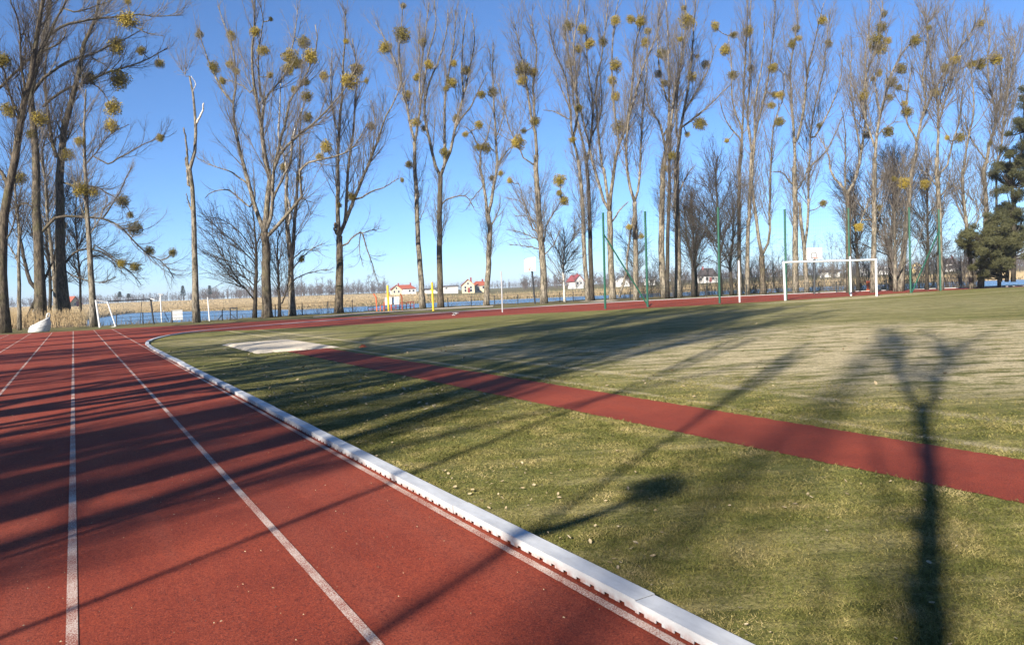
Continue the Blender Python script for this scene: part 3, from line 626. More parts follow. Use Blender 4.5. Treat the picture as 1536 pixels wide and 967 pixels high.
tree('t27', 'straight tan poplar rising from the red bin behind the goal', [
    ('E2 610,742 615,500 618,250 620,0 / E 565,900', 8, 6), ('E 565,900 570,820 590,680 620,560 660,420 720,290 790,220 870,120 920,40', 5, 1), ('E 565,860 548,760 510,650 510,450 560,300 600,100 610,-20', 4, 1), ('E2 530,350 580,220 650,130 740,90', 2.5, 1), ('E 600,650 570,480 590,300', 3, 1), ('E 605,730 660,690 700,680', 2, .8)], 8.5, dens=1.0, base_y=439, up=.2)
tree('t28', 'poplar leaning right between the goal and the next tall green post', [
    ('E2 775,735 790,600 815,380 832,200 855,0 / E 795,860', 9, 5.5), ('E 795,860 812,720 850,560 830,420 860,250 850,50', 4.5, 1), ('E 815,700 880,540 960,400 1060,240 1150,120 1190,40', 4, 1), ('E2 840,160 780,110 740,80', 2, .8), ('E 800,780 740,660 750,500 780,330', 3, 1)], 9, dens=1.05, base_y=437, up=.2)
tree('t28b', 'ivy-speckled thin tree between the goal and the leaning poplar', [
    ('E2 745,733 745,500 742,330 735,240', 6, 1.5), ('E2 745,600 700,500 690,420', 1.5, .6), ('E2 744,480 780,400 790,330', 1.5, .6)], 6, dens=2.2, bare=.05, name='bare_sapling', base_y=437.5)
tree('t29', 'tall poplar sharing its line with the last tall green post', [
    ('E2 1025,742 1020,500 1015,250 1005,100 1000,0 / E 915,880', 8.5, 6), ('E 915,880 918,760 920,600 890,450 865,250 840,60', 4.5, 1), ('E 918,650 930,540 1000,430 1100,350 1200,330 1260,310', 2.2, .8), ('E 918,700 960,560 1000,400 970,200 960,60', 3.5, 1), ('E 960,967 1000,800 1040,660 1050,540 1080,380', 3, 1), ('E2 1005,130 960,60 900,20', 2.5, 1), ('E2 1015,190 1070,120 1080,20', 2.5, 1)], 9, dens=1.05, base_y=435, up=.2)
tree('t30', 'slim crooked poplar left of the dark pines', [
    ('E2 1215,735 1205,560 1190,400 1165,220 1160,0 / E 1062,940', 6, 4), ('E 1062,940 1090,750 1120,600 1105,430 1110,250', 3.5, 1), ('E2 1190,390 1110,180 1060,90', 2, 1), ('E2 1195,430 1260,300 1220,200 1130,130', 2, 1)], 6.5, dens=1.0, base_y=433, up=.18, bark='bark')
tree('t31', 'upright poplar standing against the dark pines', [
    ('E2 1270,725 1290,500 1300,380 1300,150 1290,0 / E 1190,900', 8, 5.5), ('E 1190,900 1205,800 1240,650 1195,400 1205,200 1180,60', 4.5, 1), ('E 1185,890 1100,770 1070,650', 2.5, 1), ('E 1215,740 1300,560 1310,350 1330,200', 3.5, 1), ('E 1230,700 1270,500 1260,300', 3, 1)], 8.5, dens=1.15, base_y=432, up=.2)
tree('t32', 'thin grey tree rising out of the dark pines', [
    ('E2 1385,715 1375,500 1370,330 1368,0 / E 1270,850 1290,600 1340,350 1350,180', 4.5, 1.2), ('E 1280,720 1350,560 1390,400', 2, .8)], 5, dens=1.3, base_y=431, up=.2)
tree('t33', 'slim tree with a hazy round crown behind the right half of the goal', [
    ('E2 752,736 748,500 746,250 748,60 / E 685,930', 4, 1.5), ('E2 748,200 700,60 / E 630,930 610,890', 1.6, .6), ('E2 748,200 790,70 / E 735,940 765,900', 1.6, .6), ('E2 748,100 / E 660,900 650,850', 1.4, .5), ('E2 748,80 / E 715,900 725,850', 1.4, .5)], 4, dens=2.2, bare=.4, base_y=434, up=.05)
tree('t34', 'dark thin tree tangled among the mossy trunks at the track end', [
    ('A2 255,825 262,600 240,380 250,180 230,20 / A 250,850 300,700', 5, 1.5), ('A2 262,600 300,480 360,380', 2, .8), ('A2 250,480 180,380 140,260', 2, .8), ('A2 262,640 330,600 400,540', 1.8, .7), ('A2 245,300 320,200 380,60', 2, .8)], 5, depth=71.0, dens=1.9, bark='bark3', twig='twig_dark', bare=.2, up=.08)
tree('t35', 'dark thin tree with drooping twigs beside the pale slender poplar', [
    ('A2 420,828 415,600 400,420 390,250 400,60', 4, 1.2), ('A2 410,500 480,460 560,480 620,540', 1.8, .7), ('A2 405,420 460,330 540,300', 1.8, .7), ('A2 412,560 350,480 300,450', 1.8, .7), ('A2 400,300 450,200 520,160', 1.8, .7)], 4, depth=73.0, dens=1.8, bark='bark3', twig='twig_dark', bare=.25, up=.05)
# --- mistletoe balls: parts of the tree they grow in
def mistletoe_mesh(seed):
    r = np.random.default_rng(seed)
    n = 70
    d = r.normal(size=(n, 3)); d /= np.linalg.norm(d, axis=1, keepdims=True)
    bend = r.normal(0, 0.25, (n, 3))
    P = np.stack([d * 0.05, d * 0.5 + bend * 0.3, d * r.uniform(0.75, 1.0, (n, 1)) + bend * 0.5], 1)
    V1, Q1, T1 = tubes(P, np.tile([[0.025, 0.018, 0.01]], (n, 1)), 3)
    m = 1700
    c = r.normal(size=(m, 3)); c /= np.linalg.norm(c, axis=1, keepdims=True)
    lump = 1 + 0.16 * np.sin(c[:, :1] * 5 + seed) + 0.13 * np.sin(c[:, 1:2] * 7 + seed * 2)
    c = c * (r.random((m, 1)) ** 0.45) * lump
    a = r.normal(size=(m, 3)); a /= np.linalg.norm(a, axis=1, keepdims=True); b = np.cross(a, r.normal(size=(m, 3))); b /= np.linalg.norm(b, axis=1, keepdims=True)
    L = r.uniform(0.08, 0.17, (m, 1)); W = L * 0.34
    V2 = np.stack([c - a * L * 0.3, c + b * W, c + a * L, c - b * W], 1).reshape(-1, 3)
    Q2 = np.arange(m * 4).reshape(m, 4)
    V, Q, T = merge([(V1, Q1, T1), (V2, Q2, np.zeros((0, 3), int))])
    me = mesh_np('mistletoe', V, Q, T, False); me.materials.append(MT['mist']); return me
MIST = [mistletoe_mesh(s) for s in range(6)]
SPOTS = dict(
 A='740,120,50 675,270,50 820,295,28 925,370,26 690,460,52 515,450,42 655,625,46 645,730,38 740,10,20 930,800,22 20,350,45 50,640,42 230,690,42 390,900,42 460,820,28 180,780,28',
 A2='105,60,35 420,120,42 485,130,32 635,180,32 700,320,38 775,435,26 895,445,22 630,500,22 700,520,26 315,295,28 675,250,18',
 B='170,180,20 335,185,26 460,165,28 500,262,28 245,350,32 330,335,25 290,420,20 360,370,20 640,300,48 710,220,30 745,295,34 630,360,30 815,395,28 720,425,22 725,500,32 730,610,27 825,760,33 795,815,24 610,868,29 945,420,44 985,360,34 930,215,16 1035,420,14 1060,655,22 690,925,18 540,100,13 660,465,18 535,390,16 680,330,34',
 B2='955,155,24 698,480,20 895,200,14 1220,70,13',
 C='145,278,42 245,205,46 252,35,16 365,245,24 400,378,29 330,450,24 272,555,29 325,710,28 370,745,18 615,410,27 530,480,32 500,515,20 545,370,20 560,690,27 490,885,28 705,550,25 770,535,28 690,725,26 610,780,20 730,860,30 688,855,22 915,825,38 945,400,48 1005,420,28 940,470,28 1015,705,30 950,760,18 285,955,25',
 C2='905,85,18 1205,85,35 1205,160,22 1235,205,28 850,40,18 795,70,18',
 D='50,145,28 125,165,30 165,245,30 100,275,25 58,355,28 310,115,25 395,110,25 450,120,30 490,175,22 475,238,27 240,235,30 310,365,34 290,450,28 310,540,28 330,710,40 105,605,20 70,780,20 575,300,36 710,120,42 690,45,14 865,148,26 920,280,30 1050,175,30 970,195,22 810,362,22 735,430,28 548,415,22 585,465,22 670,220,16 965,420,32 1065,385,24 1190,380,24 1195,530,22 1230,530,22 1180,588,22 1225,680,26 780,690,38 628,870,24 585,940,22 710,750,18 930,785,14 765,315,13',
 D2='435,380,18 515,440,18',
 E='128,160,24 142,215,19 105,245,27 275,115,27 308,243,22 618,80,19 603,155,34 575,220,34 638,228,19 590,270,38 545,260,12 790,230,32 712,385,34 655,460,34 700,490,18 648,545,20 590,408,20 555,440,15 505,530,28 745,625,34 730,578,18 525,755,22 640,735,28 1158,133,20 1235,330,33 1155,358,30 1105,360,24 1012,335,27 957,382,28 900,520,30 1038,768,28 870,155,14 968,768,13 255,700,14 1210,800,16',
 E2='305,225,22 740,75,16 800,100,38 690,60,26 645,250,22 930,105,26 525,370,24')
LP = np.concatenate([a[0] for a in LIMBS]); LI = np.concatenate([np.full(14, i) for i in range(len(LIMBS))]); LJ = np.tile(np.arange(14), len(LIMBS))
for rg, sp in SPOTS.items():
    ox, oy, k = REG[rg]
    for t in sp.split():
        x, y, r = map(float, t.split(',')); x, y, r = ox + x * k, oy + y * k, r * k
        j = np.argmin((LP[:, 0] - x) ** 2 + (LP[:, 1] - y) ** 2); px, P, root, D0 = LIMBS[LI[j]]
        D = depth_of(P[LJ[j]]) + rng.normal(0, 0.3)
        if D > 150: D = 85
        c_ = U(x, y, D); near = P[LJ[j]]
        if np.linalg.norm(c_ - near) > 0.45:                  # the branch that carries it
            mid_ = near * .5 + c_ * .5 + np.array([0, 0, -.12 * np.linalg.norm(c_ - near)])
            path_bar('branch', smooth_path([near, mid_, c_], 6), .05, MT['bark'], root, np.array(root.location), 5)
        o = obj('mistletoe', MIST[rng.integers(6)], None, root, tuple(c_ - np.array(root.location)))
        sc = r * D / F * 1.03; o.scale = (sc * rng.uniform(.85, 1.2), sc * rng.uniform(.85, 1.2), sc * rng.uniform(0.85, 1.2)); o.rotation_euler = tuple(rng.uniform(0, 6.28, 3))

# --- pines at the end of the row
def pine(label, trunk, w, clumps, base_y):
    tp = smooth_path(fp(trunk), 12); q = G(tp[0][0], base_y); D = depth_of(q); org = q - np.array([0, 0, 0.1])
    root = thing('pine_tree', label, 'tree', tuple(org), 'dark pines beside the track')
    P = np.array([U(p[0], p[1], D) for p in tp]) - org; R = np.linspace(w, w * 0.3, 12) * .5 * D / F
    obj('trunk', mesh_np('trunk', *tubes(P[None], R[None], 8, True)), MT['bark3'], root)
    Bs, Br, Vn, Qn, off = [], [], [], [], 0
    for x, y, r in clumps:
        ox, oy, k = REG['E' if y < 0 else 'E2']
        xx, yy = ox + x * k, oy + abs(y) * k
        j = np.argmin(np.abs(tp[:, 1] - (yy + 12)))
        for rep in range(6):
            D1 = D + rng.normal(0, 1.3); c = U(xx + rng.normal(0, r * k * .9), yy + rng.normal(0, r * k * .7), D1) - org
            Bs.append(smooth_path([P[j], (P[j] + c) / 2 + np.array([0, 0, -.15]), c], 5)); Br.append(np.linspace(0.07, 0.02, 5))
            rad = r * k * D / F * 0.55
            m = 330
            cc = rng.normal(size=(m, 3)); cc /= np.linalg.norm(cc, axis=1, keepdims=True)
            cc = cc * (rng.random((m, 1)) ** .5) * rad * np.array([1.2, 1.2, .85]) + c
            a = rng.normal(size=(m, 3)) + np.array([0, 0, .5]); a /= np.linalg.norm(a, axis=1, keepdims=True)
            b = np.cross(a, rng.normal(size=(m, 3))); b /= np.linalg.norm(b, axis=1, keepdims=True)
            L = rng.uniform(.13, .3, (m, 1))
            Vn.append(np.stack([cc - a * L * .4, cc + b * .035, cc + a * L], 1).reshape(-1, 3))
    obj('branches', mesh_np('branches', *tubes(np.array(Bs), np.array(Br), 4)), MT['bark3'], root)
    Vn = np.concatenate(Vn); obj('crown', mesh_np('crown', Vn, None, np.arange(len(Vn)).reshape(-1, 3), False), MT['needle'], root)
pine('tall dark pine with the high bushy crown', 'E2 1470,705 1475,500 1470,250 1465,0 / E 1395,850 1400,640', 7,
     [(1420, 40, 60), (1480, 30, 60), (1520, 80, 50), (1450, 120, 60), (1500, 160, 60), (1430, 230, 55), (1490, 260, 60), (1390, -740, 60), (1440, -660, 60), (1350, -840, 50), (1420, -880, 60), (1480, -700, 60), (1330, -900, 40), (1360, -700, 35), (1440, -580, 45), (1500, 330, 60), (1420, 380, 60), (1530, 420, 60), (1450, 330, 55)], 431)
pine('low dense pine with the crown reaching over the track edge', 'E2 1430,705 1435,600 1420,480 1400,380', 6,
     [(1210, 440, 45), (1260, 420, 55), (1320, 400, 60), (1250, 480, 55), (1310, 470, 60), (1370, 440, 60), (1340, 360, 45), (1390, 380, 55), (1280, 530, 50), (1350, 520, 60), (1420, 470, 60), (1230, 450, 40), (1300, 590, 50), (1270, 640, 40), (1390, 560, 50), (1440, 520, 50), (1480, 450, 60), (1500, 510, 55), (1340, 640, 40)], 431.5)
pine('short pine trunk with sparse needles between the other two pines', 'E2 1392,705 1395,620 1390,540 1385,460', 5, [(1400, 480, 50), (1360, 560, 45), (1420, 560, 45), (1450, 480, 45), (1380, 610, 35)], 432)

# --- undergrowth on the lake bank (nobody could count it) and reeds
def strokes(name, base, hgt, lean, r, material, S=3, K=3):
    n = len(base); d = np.stack([rng.normal(0, lean, n), rng.normal(0, lean, n), np.ones(n)], 1)
    P = np.zeros((n, K, 3)); P[:, 0] = base
    for k in range(1, K):
        d2 = d + rng.normal(0, lean * .5, (n, 3)); P[:, k] = P[:, k - 1] + d2 / np.linalg.norm(d2, axis=1, keepdims=True) * (hgt / (K - 1))[:, None]
    R = r[:, None] * np.linspace(1, .35, K)[None]
    V, Q, T = tubes(P, R, S)
    return tag(obj(name, mesh_np(name, V, Q, T), material), kind='stuff')
def ring_pts(n, x0, x1, d0, d1):
    x = rng.uniform(x0, x1, n); az = np.array([azimuth(v) for v in x]); r = np.interp(az, CREST_AZ, CREST_R) + rng.uniform(d0, d1, n)
    p = np.stack([r * np.sin(az), r * np.cos(az)], 1); return np.column_stack([p, terrain(p[:, 0], p[:, 1]) - .03])
b = ring_pts(3600, 925, 1470, -1.5, 5)
strokes('bank_undergrowth', b, rng.gamma(3, .45, len(b)), .35, rng.uniform(.008, .02, len(b)), MT['brush'], K=4)
b = ring_pts(2600, -40, 930, -1.5, 2.5)
strokes('bank_grass_tussocks', b, rng.gamma(3, .12, len(b)), .4, rng.uniform(.008, .02, len(b)), MT['brush'])
b = ring_pts(150, 940, 1470, -2, 6)
P1 = []
for p in b:
    for q in range(rng.integers(2, 5)):
        h = rng.uniform(2, 6); a = rng.normal(0, .28, 2); P1.append(smooth_path([p, p + np.array([a[0] * h * .4, a[1] * h * .4, h * .5]), p + np.array([a[0] * h, a[1] * h, h])], 6))
P1 = np.array(P1); R1 = np.tile(np.linspace(.03, .01, 6), (len(P1), 1))
P2, R2 = spawn(P1, R1, len(P1) * 9, .25, 1, .5, 2.2, 25, 60, .05, 4, .016, .007)
P3, R3 = spawn(P2, R2, len(P2) * 2, .25, 1, .3, .9, 25, 60, .03, 2, .011, .006)
tag(obj('bank_thicket', mesh_np('bank_thicket', *merge([tubes(P1, R1, 4), tubes(P2, R2, 3), tubes(P3, R3, 3)])), MT['twig']), kind='stuff')
# reeds: far shore strip and the bed on the left
n = 26000
x = rng.uniform(-60, 1620, n); az = np.array([azimuth(v) for v in x]); rs = np.interp(az, SHORE_AZ, SHORE_R)
r = rs + rng.gamma(1.6, 9, n) - 3
wid = np.interp(x, [0, 140, 300, 500, 640, 900, 1620], [1, 1, 1, .9, .45, .5, .8]); keep = rng.random(n) < wid
p = np.stack([r * np.sin(az), r * np.cos(az)], 1)[keep]
b = np.column_stack([p, terrain(p[:, 0], p[:, 1]) - .05])
strokes('far_reeds', b, rng.uniform(.5, 1.3, len(b)), .12, rng.uniform(.04, .09, len(b)), MT['reed'], K=2)
n = 14000
x = rng.uniform(-60, 128, n); az = np.array([azimuth(v) for v in x]); r = np.interp(az, CREST_AZ, CREST_R) + 2 + rng.gamma(1.2, 16, n)
p = np.stack([r * np.sin(az), r * np.cos(az)], 1); b = np.column_stack([p, terrain(p[:, 0], p[:, 1]) - .05])
strokes('reed_bed', b, rng.uniform(1.0, 2.2, n), .13, rng.uniform(.012, .03, n), MT['reed'], K=3)
# dry meadow beyond the lake on the left
n = 22000
x = rng.uniform(-60, 640, n); az = np.array([azimuth(v) for v in x]); rs = np.interp(az, SHORE_AZ, SHORE_R); r = rs + 12 + rng.random(n) * (430 - rs)
p = np.stack([r * np.sin(az), r * np.cos(az)], 1); b = np.column_stack([p, terrain(p[:, 0], p[:, 1]) - .05])
strokes('dry_meadow_grass', b, rng.uniform(.25, .6, n), .5, rng.uniform(.15, .3, n), MT['reed'], K=2)

# far woods that read as one mass
def wood(name, segs, material, per, hs, twigs):
    P1, R1 = [], []
    for x0, x1, rr, h, dn in segs:
        for _ in range(int((x1 - x0) * dn)):
            x = rng.uniform(x0, x1); az = azimuth(x); r = rr * rng.uniform(.9, 1.25); p = np.array([r * math.sin(az), r * math.cos(az)])
            z = float(terrain(p[0], p[1])); hh = h * rng.uniform(.55, 1.1)
            P1.append(smooth_path([(p[0], p[1], z - .5), (p[0] + rng.normal(0, .3), p[1], z + hh * .5), (p[0] + rng.normal(0, .6), p[1], z + hh)], 4)); R1.append(np.linspace(.16, .05, 4) * hh / 9)
    P1, R1 = np.array(P1), np.array(R1)
    P2, R2 = spawn(P1, R1, len(P1) * per, .12, 1, hs[0], hs[1], 25, 60, .12, 3, .10, .045)
    P3, R3 = spawn(P2, R2, len(P2) * twigs, .2, 1, hs[0] * .5, hs[1] * .5, 25, 60, .08, 2, .075, .04)
    return tag(obj(name, mesh_np(name, *merge([tubes(P1, R1, 3), tubes(P2, R2, 3), tubes(P3, R3, 3)])), material), kind='stuff')
wood('far_bare_wood', [(-80, 330, 560, 6.0, 1.1), (300, 580, 520, 8, 1.2), (430, 580, 500, 11.5, .35), (640, 900, 480, 6, .5), (780, 960, 360, 7, .8), (900, 1560, 330, 6.5, .75), (1440, 1560, 320, 8, .5), (-80, 1560, 900, 9, .6)], MT['farwood'], 10, (1.6, 4.2), 2)
# far evergreens, each can be told apart
def evergreen(x, y0, y1, D, label):
    b0, t0 = U(x, y0, D), U(x, y1, D); h = t0[2] - b0[2]; r = np.random.default_rng(int(x))
    o = thing('far_spruce', label, 'tree', tuple(b0), 'evergreens standing up from the far wood')
    bar('trunk', (0, 0, -2), (0, 0, h * .9), .2, MT['bark3'], o)
    m = 500; u = r.random(m); a = r.uniform(0, 6.28, m); rad = (1 - u) * h * .24 * r.uniform(.3, 1, m) + .2
    c = np.stack([rad * np.cos(a), rad * np.sin(a), h * (.15 + .85 * u)], 1); d = np.stack([np.cos(a), np.sin(a), -.3 + 0 * a], 1) * .9; s_ = np.stack([-np.sin(a), np.cos(a), 0 * a], 1) * .35
    V = np.stack([c - s_, c + s_, c + d, ], 1).reshape(-1, 3)
    obj('crown', mesh_np('crown', V, None, np.arange(m * 3).reshape(-1, 3), False), MT['fargreen'], o)
for x, y0, y1, lb in ((180, 447, 437, 'dark spruce tip above the stored goal crossbar'), (193, 447, 440, 'small dark spruce tip beside the taller one above the stored goal'),
                      (275, 446, 428, 'dark round evergreen between the snag and the white board'), (315, 443, 428, 'dark evergreen rising above the far wood behind the lone white post')):
    evergreen(x, y0, y1, 470.0, lb)

# ------------------------------------------------------------------ houses across the lake
def house(label, x0, x1, yb, ye, yr, D, wall='cream', roof='roofr', gable=True, dep=9.0, wins=(), name='house', hip=False, chim=None, yaw=0.0, door=None):
    xm = (x0 + x1) / 2; b0 = U(xm, yb, D); az = azimuth(xm)
    W = (x1 - x0) * D / F; he = (yb - ye) * D / F; hr = (yb - yr) * D / F
    root = thing(name, label, 'house', (b0[0], b0[1], b0[2])); root.rotation_euler.z = -az + yaw
    boxes('wall', [(-W / 2, W / 2, 0, dep, -3, he)], MT[wall], root)
    e = .45
    if gable:                                              # gable end faces the lake: ridge runs away from it
        V = np.array([(-W / 2, 0, he), (W / 2, 0, he), (0, 0, hr - .1), (-W / 2, dep, he), (W / 2, dep, he), (0, dep, hr - .1)]); 
        obj('gable', mesh_np('gable', V[:3], None, [(0, 1, 2)], False), MT[wall], root); obj('gable', mesh_np('gable', V[3:], None, [(0, 2, 1)], False), MT[wall], root)
        t = .25; k = (hr - he) / (W / 2)
        Vr, Qr = [], []
        for sgn in (-1, 1):
            q = len(Vr); xe = sgn * (W / 2 + e); z1 = he - e * k
            for yy in (-e, dep + e): Vr += [(0, yy, hr), (xe, yy, z1), (xe, yy, z1 + t), (0, yy, hr + t)]
            Qr += [(q, q + 1, q + 2, q + 3), (q + 4, q + 7, q + 6, q + 5), (q, q + 4, q + 5, q + 1), (q + 1, q + 5, q + 6, q + 2), (q + 2, q + 6, q + 7, q + 3)]
        ro = obj('roof', mesh_np('roof', Vr, Qr, None, False), MT[roof], root)
    else:
        hx = W * .22 if hip else -e
        V = [(-W / 2 - e, -e, he - .1), (W / 2 + e, -e, he - .1), (W / 2 + e, dep + e, he - .1), (-W / 2 - e, dep + e, he - .1), (-W / 2 + hx, dep / 2, hr), (W / 2 - hx, dep / 2, hr)]
        ro = obj('roof', mesh_np('roof', V, [(0, 1, 5, 4), (2, 3, 4, 5), (3, 2, 1, 0)], [(1, 2, 5), (3, 0, 4)], False), MT[roof], root)
    if chim: boxes('chimney', [(chim * W - .35, chim * W + .35, dep * .4, dep * .4 + .7, he, hr + .9)], MT['darkred'], ro)
    for u, v, w, h in wins:
        wo_ = boxes('window', [(u * W - w / 2, u * W + w / 2, -.06, .02, v * he - h / 2, v * he + h / 2)], MT['wht'], root)
        boxes('pane', [(u * W - w / 2 + .12, u * W + w / 2 - .12, -.08, -.062, v * he - h / 2 + .12, v * he + h / 2 - .12)], MT['glass'], wo_)
    if door: boxes('door', [(door * W - .55, door * W + .55, -.07, .02, 0, 2.1)], MT['darkred'], root)
    return root
w2 = ((-.22, .68, 1.1, 1.3), (.22, .68, 1.1, 1.3), (-.22, .26, 1.1, 1.4), (.22, .26, 1.3, 1.4))
house('cream gabled house with red tiled roof above the orange playground frame', 587, 603, 441, 434.5, 427.5, 330, wins=((-.2, .55, 1.0, 1.2), (.2, .55, 1.0, 1.2), (0, 1.35, .9, 1.1)), chim=.2, door=.0)
house('long house with broad red roof behind the cream gabled house', 586, 624, 440, 433, 427, 348, wall='wht', gable=False, dep=10, wins=((.25, .5, 1.2, 1.2), (.4, .5, 1.2, 1.2)), hip=True, chim=.3)
house('yellow two-storey house with steep red roof on the far rise', 693, 712, 438.5, 427.5, 419, 330, wall='cream', wins=w2 + ((0, 1.2, 1.0, 1.2),), chim=.25, door=0.05)
house('low red-roofed wing joined to the yellow two-storey house', 709, 731, 436, 428, 421.5, 338, wall='cream', gable=False, hip=True, dep=9, wins=((-.1, .6, 1.3, 1.3), (.25, .6, 1.3, 1.3), (-.1, .22, 1.2, 1.2)), chim=.2)
house('low white shed with a flat dark roof left of the yellow house', 664, 687, 436, 429.5, 428, 345, wall='wht', roof='roofd', gable=False, name='shed', wins=((-.25, .6, 1.2, .9),))
house('long grey-roofed shed half hidden behind the two straight poplars', 634, 660, 438.5, 434, 432, 360, wall='wht', roof='roofd', gable=False, name='shed', wins=((.3, .55, 1.2, .8),))
house('white-gabled house with red roof seen past the thick trunks by the sack', 104, 122, 459.5, 455.5, 445, 300, wall='cream', gable=True, yaw=.5, wins=((0, .9, 1, 1.1),), door=.2)
house('white house with maroon roof behind the small birch', 862, 876, 430.5, 420.5, 412.5, 330, wall='wht', roof='roofm', gable=True, yaw=.4, wins=((-.2, .6, 1, 1.2), (.2, .6, 1, 1.2)), chim=.2)
house('white barn-like building behind the first tall green post', 924, 944, 429.5, 422, 416.5, 330, wall='wht', roof='wht', gable=True, wins=((0, .5, 1.4, 1.6),), name='barn')
house('low white outbuilding between the first two tall green posts', 966, 983, 424, 420, 418, 340, wall='wht', roof='wht', gable=False, name='shed', wins=((.2, .5, 1, .8),))
house('white house with a wide brown roof behind the third tall green post', 1046, 1076, 423, 414, 402, 330, wall='wht', roof='roofd', gable=False, hip=True, wins=((-.32, .55, 1.3, 1.4), (0, .55, 1.4, 1.5), (.3, .55, 1.2, 1.4)), chim=-.2, door=.16)
house('small white house glimpsed behind the goal crossbar', 1231, 1258, 412, 408, 404.5, 330, wall='wht', roof='roofd', gable=False, name='shed', wins=((0, .5, 1.2, .8), (.3, .5, 1.2, .8)))
house('white gabled house glimpsed between the goal posts', 1290, 1301, 408, 403.5, 400, 330, wall='wht', roof='wht', gable=True, wins=((0, .5, .8, .9),))
house('low white greenhouse just right of the goal', 1315, 1338, 406, 402, 399.5, 335, wall='wht', roof='wht', gable=False, name='greenhouse', wins=((-.2, .5, 1.2, .8), (.2, .5, 1.2, .8)))
house('yellow house between the last tall green posts', 1369, 1381, 405, 398, 394, 340, wall='ochre', roof='ochre', gable=True, wins=((-.2, .5, .9, 1.1), (.2, .5, .9, 1.1)))
house('white house with a dark hipped roof left of the pines', 1413, 1434, 404.5, 395.5, 387, 325, wall='wht', roof='roofd', gable=False, hip=True, wins=((.12, .45, 2.4, 1.8), (.38, .5, 1.0, 1.3)), chim=.2)
house('pale house end half hidden by the low pine', 1462, 1474, 405, 396, 391, 330, wall='wht', roof='roofm', gable=True, wins=((0, .5, 1, 1.2),))

# ------------------------------------------------------------------ sports ground furniture
def depth_g(x, y): return depth_of(G(x, y))
def up_pt(x, y, D): return U(x, y, D)
# football goal
gl = G(1178, 451); gr = G(1315, 444.4); org = gl.copy()
Dl, Dr = depth_of(gl), depth_of(gr)
goal = thing('football_goal', 'large white football goal frame without a net', 'goal', tuple(org))
tl, tr = U(1175.4, 393.5, Dl), U(1313.6, 389.5, Dr)
bar('post', gl - [0, 0, .05], tl, .075, MT['white'], goal, org, 12); bar('post', gr - [0, 0, .05], tr, .075, MT['white'], goal, org, 12)
bar('crossbar', tl + (tl - tr) * .008, tr + (tr - tl) * .008, .07, MT['white'], goal, org, 12)
def pole(name, label, cat, xb, yb, xt, yt, w, m, group=None, dd=0.0, cap=True):
    b0 = G(xb, yb); D = depth_of(b0) + dd; t0 = U(xt, yt, D); o = thing(name, label, cat, tuple(b0), group)
    bar('shaft', b0 - [0, 0, .1], t0, w * .5 * D / F, MT[m], o, b0, 10)
    if cap: bar('cap', t0 + [0, 0, .001], t0 + [0, 0, .05], w * .5 * D / F * 1.15, MT['grey'], o, b0, 10)
    return o, b0, D
pole('white_pole', 'white pole standing free left of the football goal', 'pole', 1109.5, 453.5, 1108, 391.5, 2.5, 'white')
pole('white_pole', 'white pole standing inside the football goal frame', 'pole', 1276.5, 443.8, 1275, 385.5, 2.9, 'white')
# ball-stop fence
bp = [(908, 463.5, 904.5, 319), (971.5, 460.5, 967.5, 317), (1079.5, 455, 1077, 311), (1179.5, 450, 1177, 314), (1274.8, 441.8, 1272.5, 312), (1366, 439.6, 1363.5, 311), (1411, 436.2, 1408, 314)]
fb = [G(a, b_) for a, b_, _, _ in bp]; org = fb[0].copy()
fence = thing('ball_stop_fence', 'tall green ball-stop fence posts with thin netting behind the football goal', 'fence', tuple(org))
ft = [U(c, d, depth_of(q)) for (a, b_, c, d), q in zip(bp, fb)]
for q, t in zip(fb, ft): bar('post', q - [0, 0, .1], t, .075, MT['green'], fence, org, 8)
bar('brace', fb[1] + [0.1, 0, 0], fb[0] + (ft[0] - fb[0]) * .78, .05, MT['green'], fence, org, 8)
bar('brace', fb[5] + [0.1, 0, 0], fb[6] + (ft[6] - fb[6]) * .74, .05, MT['green'], fence, org, 8)
NP = []
for i in range(6):
    L = np.linalg.norm(fb[i + 1] - fb[i])
    for u in np.arange(.3, L, .3) / L: NP.append((fb[i] * (1 - u) + fb[i + 1] * u, ft[i] * (1 - u) + ft[i + 1] * u))
    for v in np.linspace(.02, .995, 22): NP.append((fb[i] * (1 - v) + ft[i] * v, fb[i + 1] * (1 - v) + ft[i + 1] * v))
NP = np.array(NP) - org
obj('net', mesh_np('net', *tubes(NP, np.full((len(NP), 2), .0022), 3)), MT['green'], fence)
# basketball hoops
def hoop(label, quad, pb, pt, D, square):
    b0 = G(*pb); D = depth_of(b0); o = thing('basketball_hoop', label, 'basketball hoop', tuple(b0))
    q = [U(x, y, D + dz) - b0 for x, y, dz in quad]
    n = np.cross(q[1] - q[0], q[3] - q[0]); n /= np.linalg.norm(n); 
    if n @ (np.array([0, 0, EYE]) - b0) < 0: n = -n
    bw = .05; V = np.array([p - n * bw for p in q] + [p for p in q])
    bd = obj('backboard', mesh_np('backboard', V, BOXQ, None, False), MT['white'], o)
    def at(u, v): return q[0] * (1 - u) * (1 - v) + q[1] * u * (1 - v) + q[2] * u * v + q[3] * (1 - u) * v + n * .006
    for a, b_ in square: bar('painted_line', at(*a), at(*b_), .03, MT['dark'], bd)
    c = at(.5, .88) + n * .35; ring = np.array([c + (np.cross(n, UP) * math.cos(t) + n * math.sin(t)) * .23 for t in np.linspace(0, 6.283, 14)])
    path_bar('rim', ring, .02, MT['orange'], o); bar('rim_arm', at(.5, .88), c - n * .23, .025, MT['orange'], o)
    top = U(*pt, D + .5) - b0; bar('pole', (0, 0, -.1), top, .09, MT['dark'], o)
    bar('arm', top - [0, 0, .1], at(.5, .55) - n * .1, .06, MT['dark'], o); bar('arm', top * .9, at(.5, .8) - n * .1, .04, MT['dark'], o)
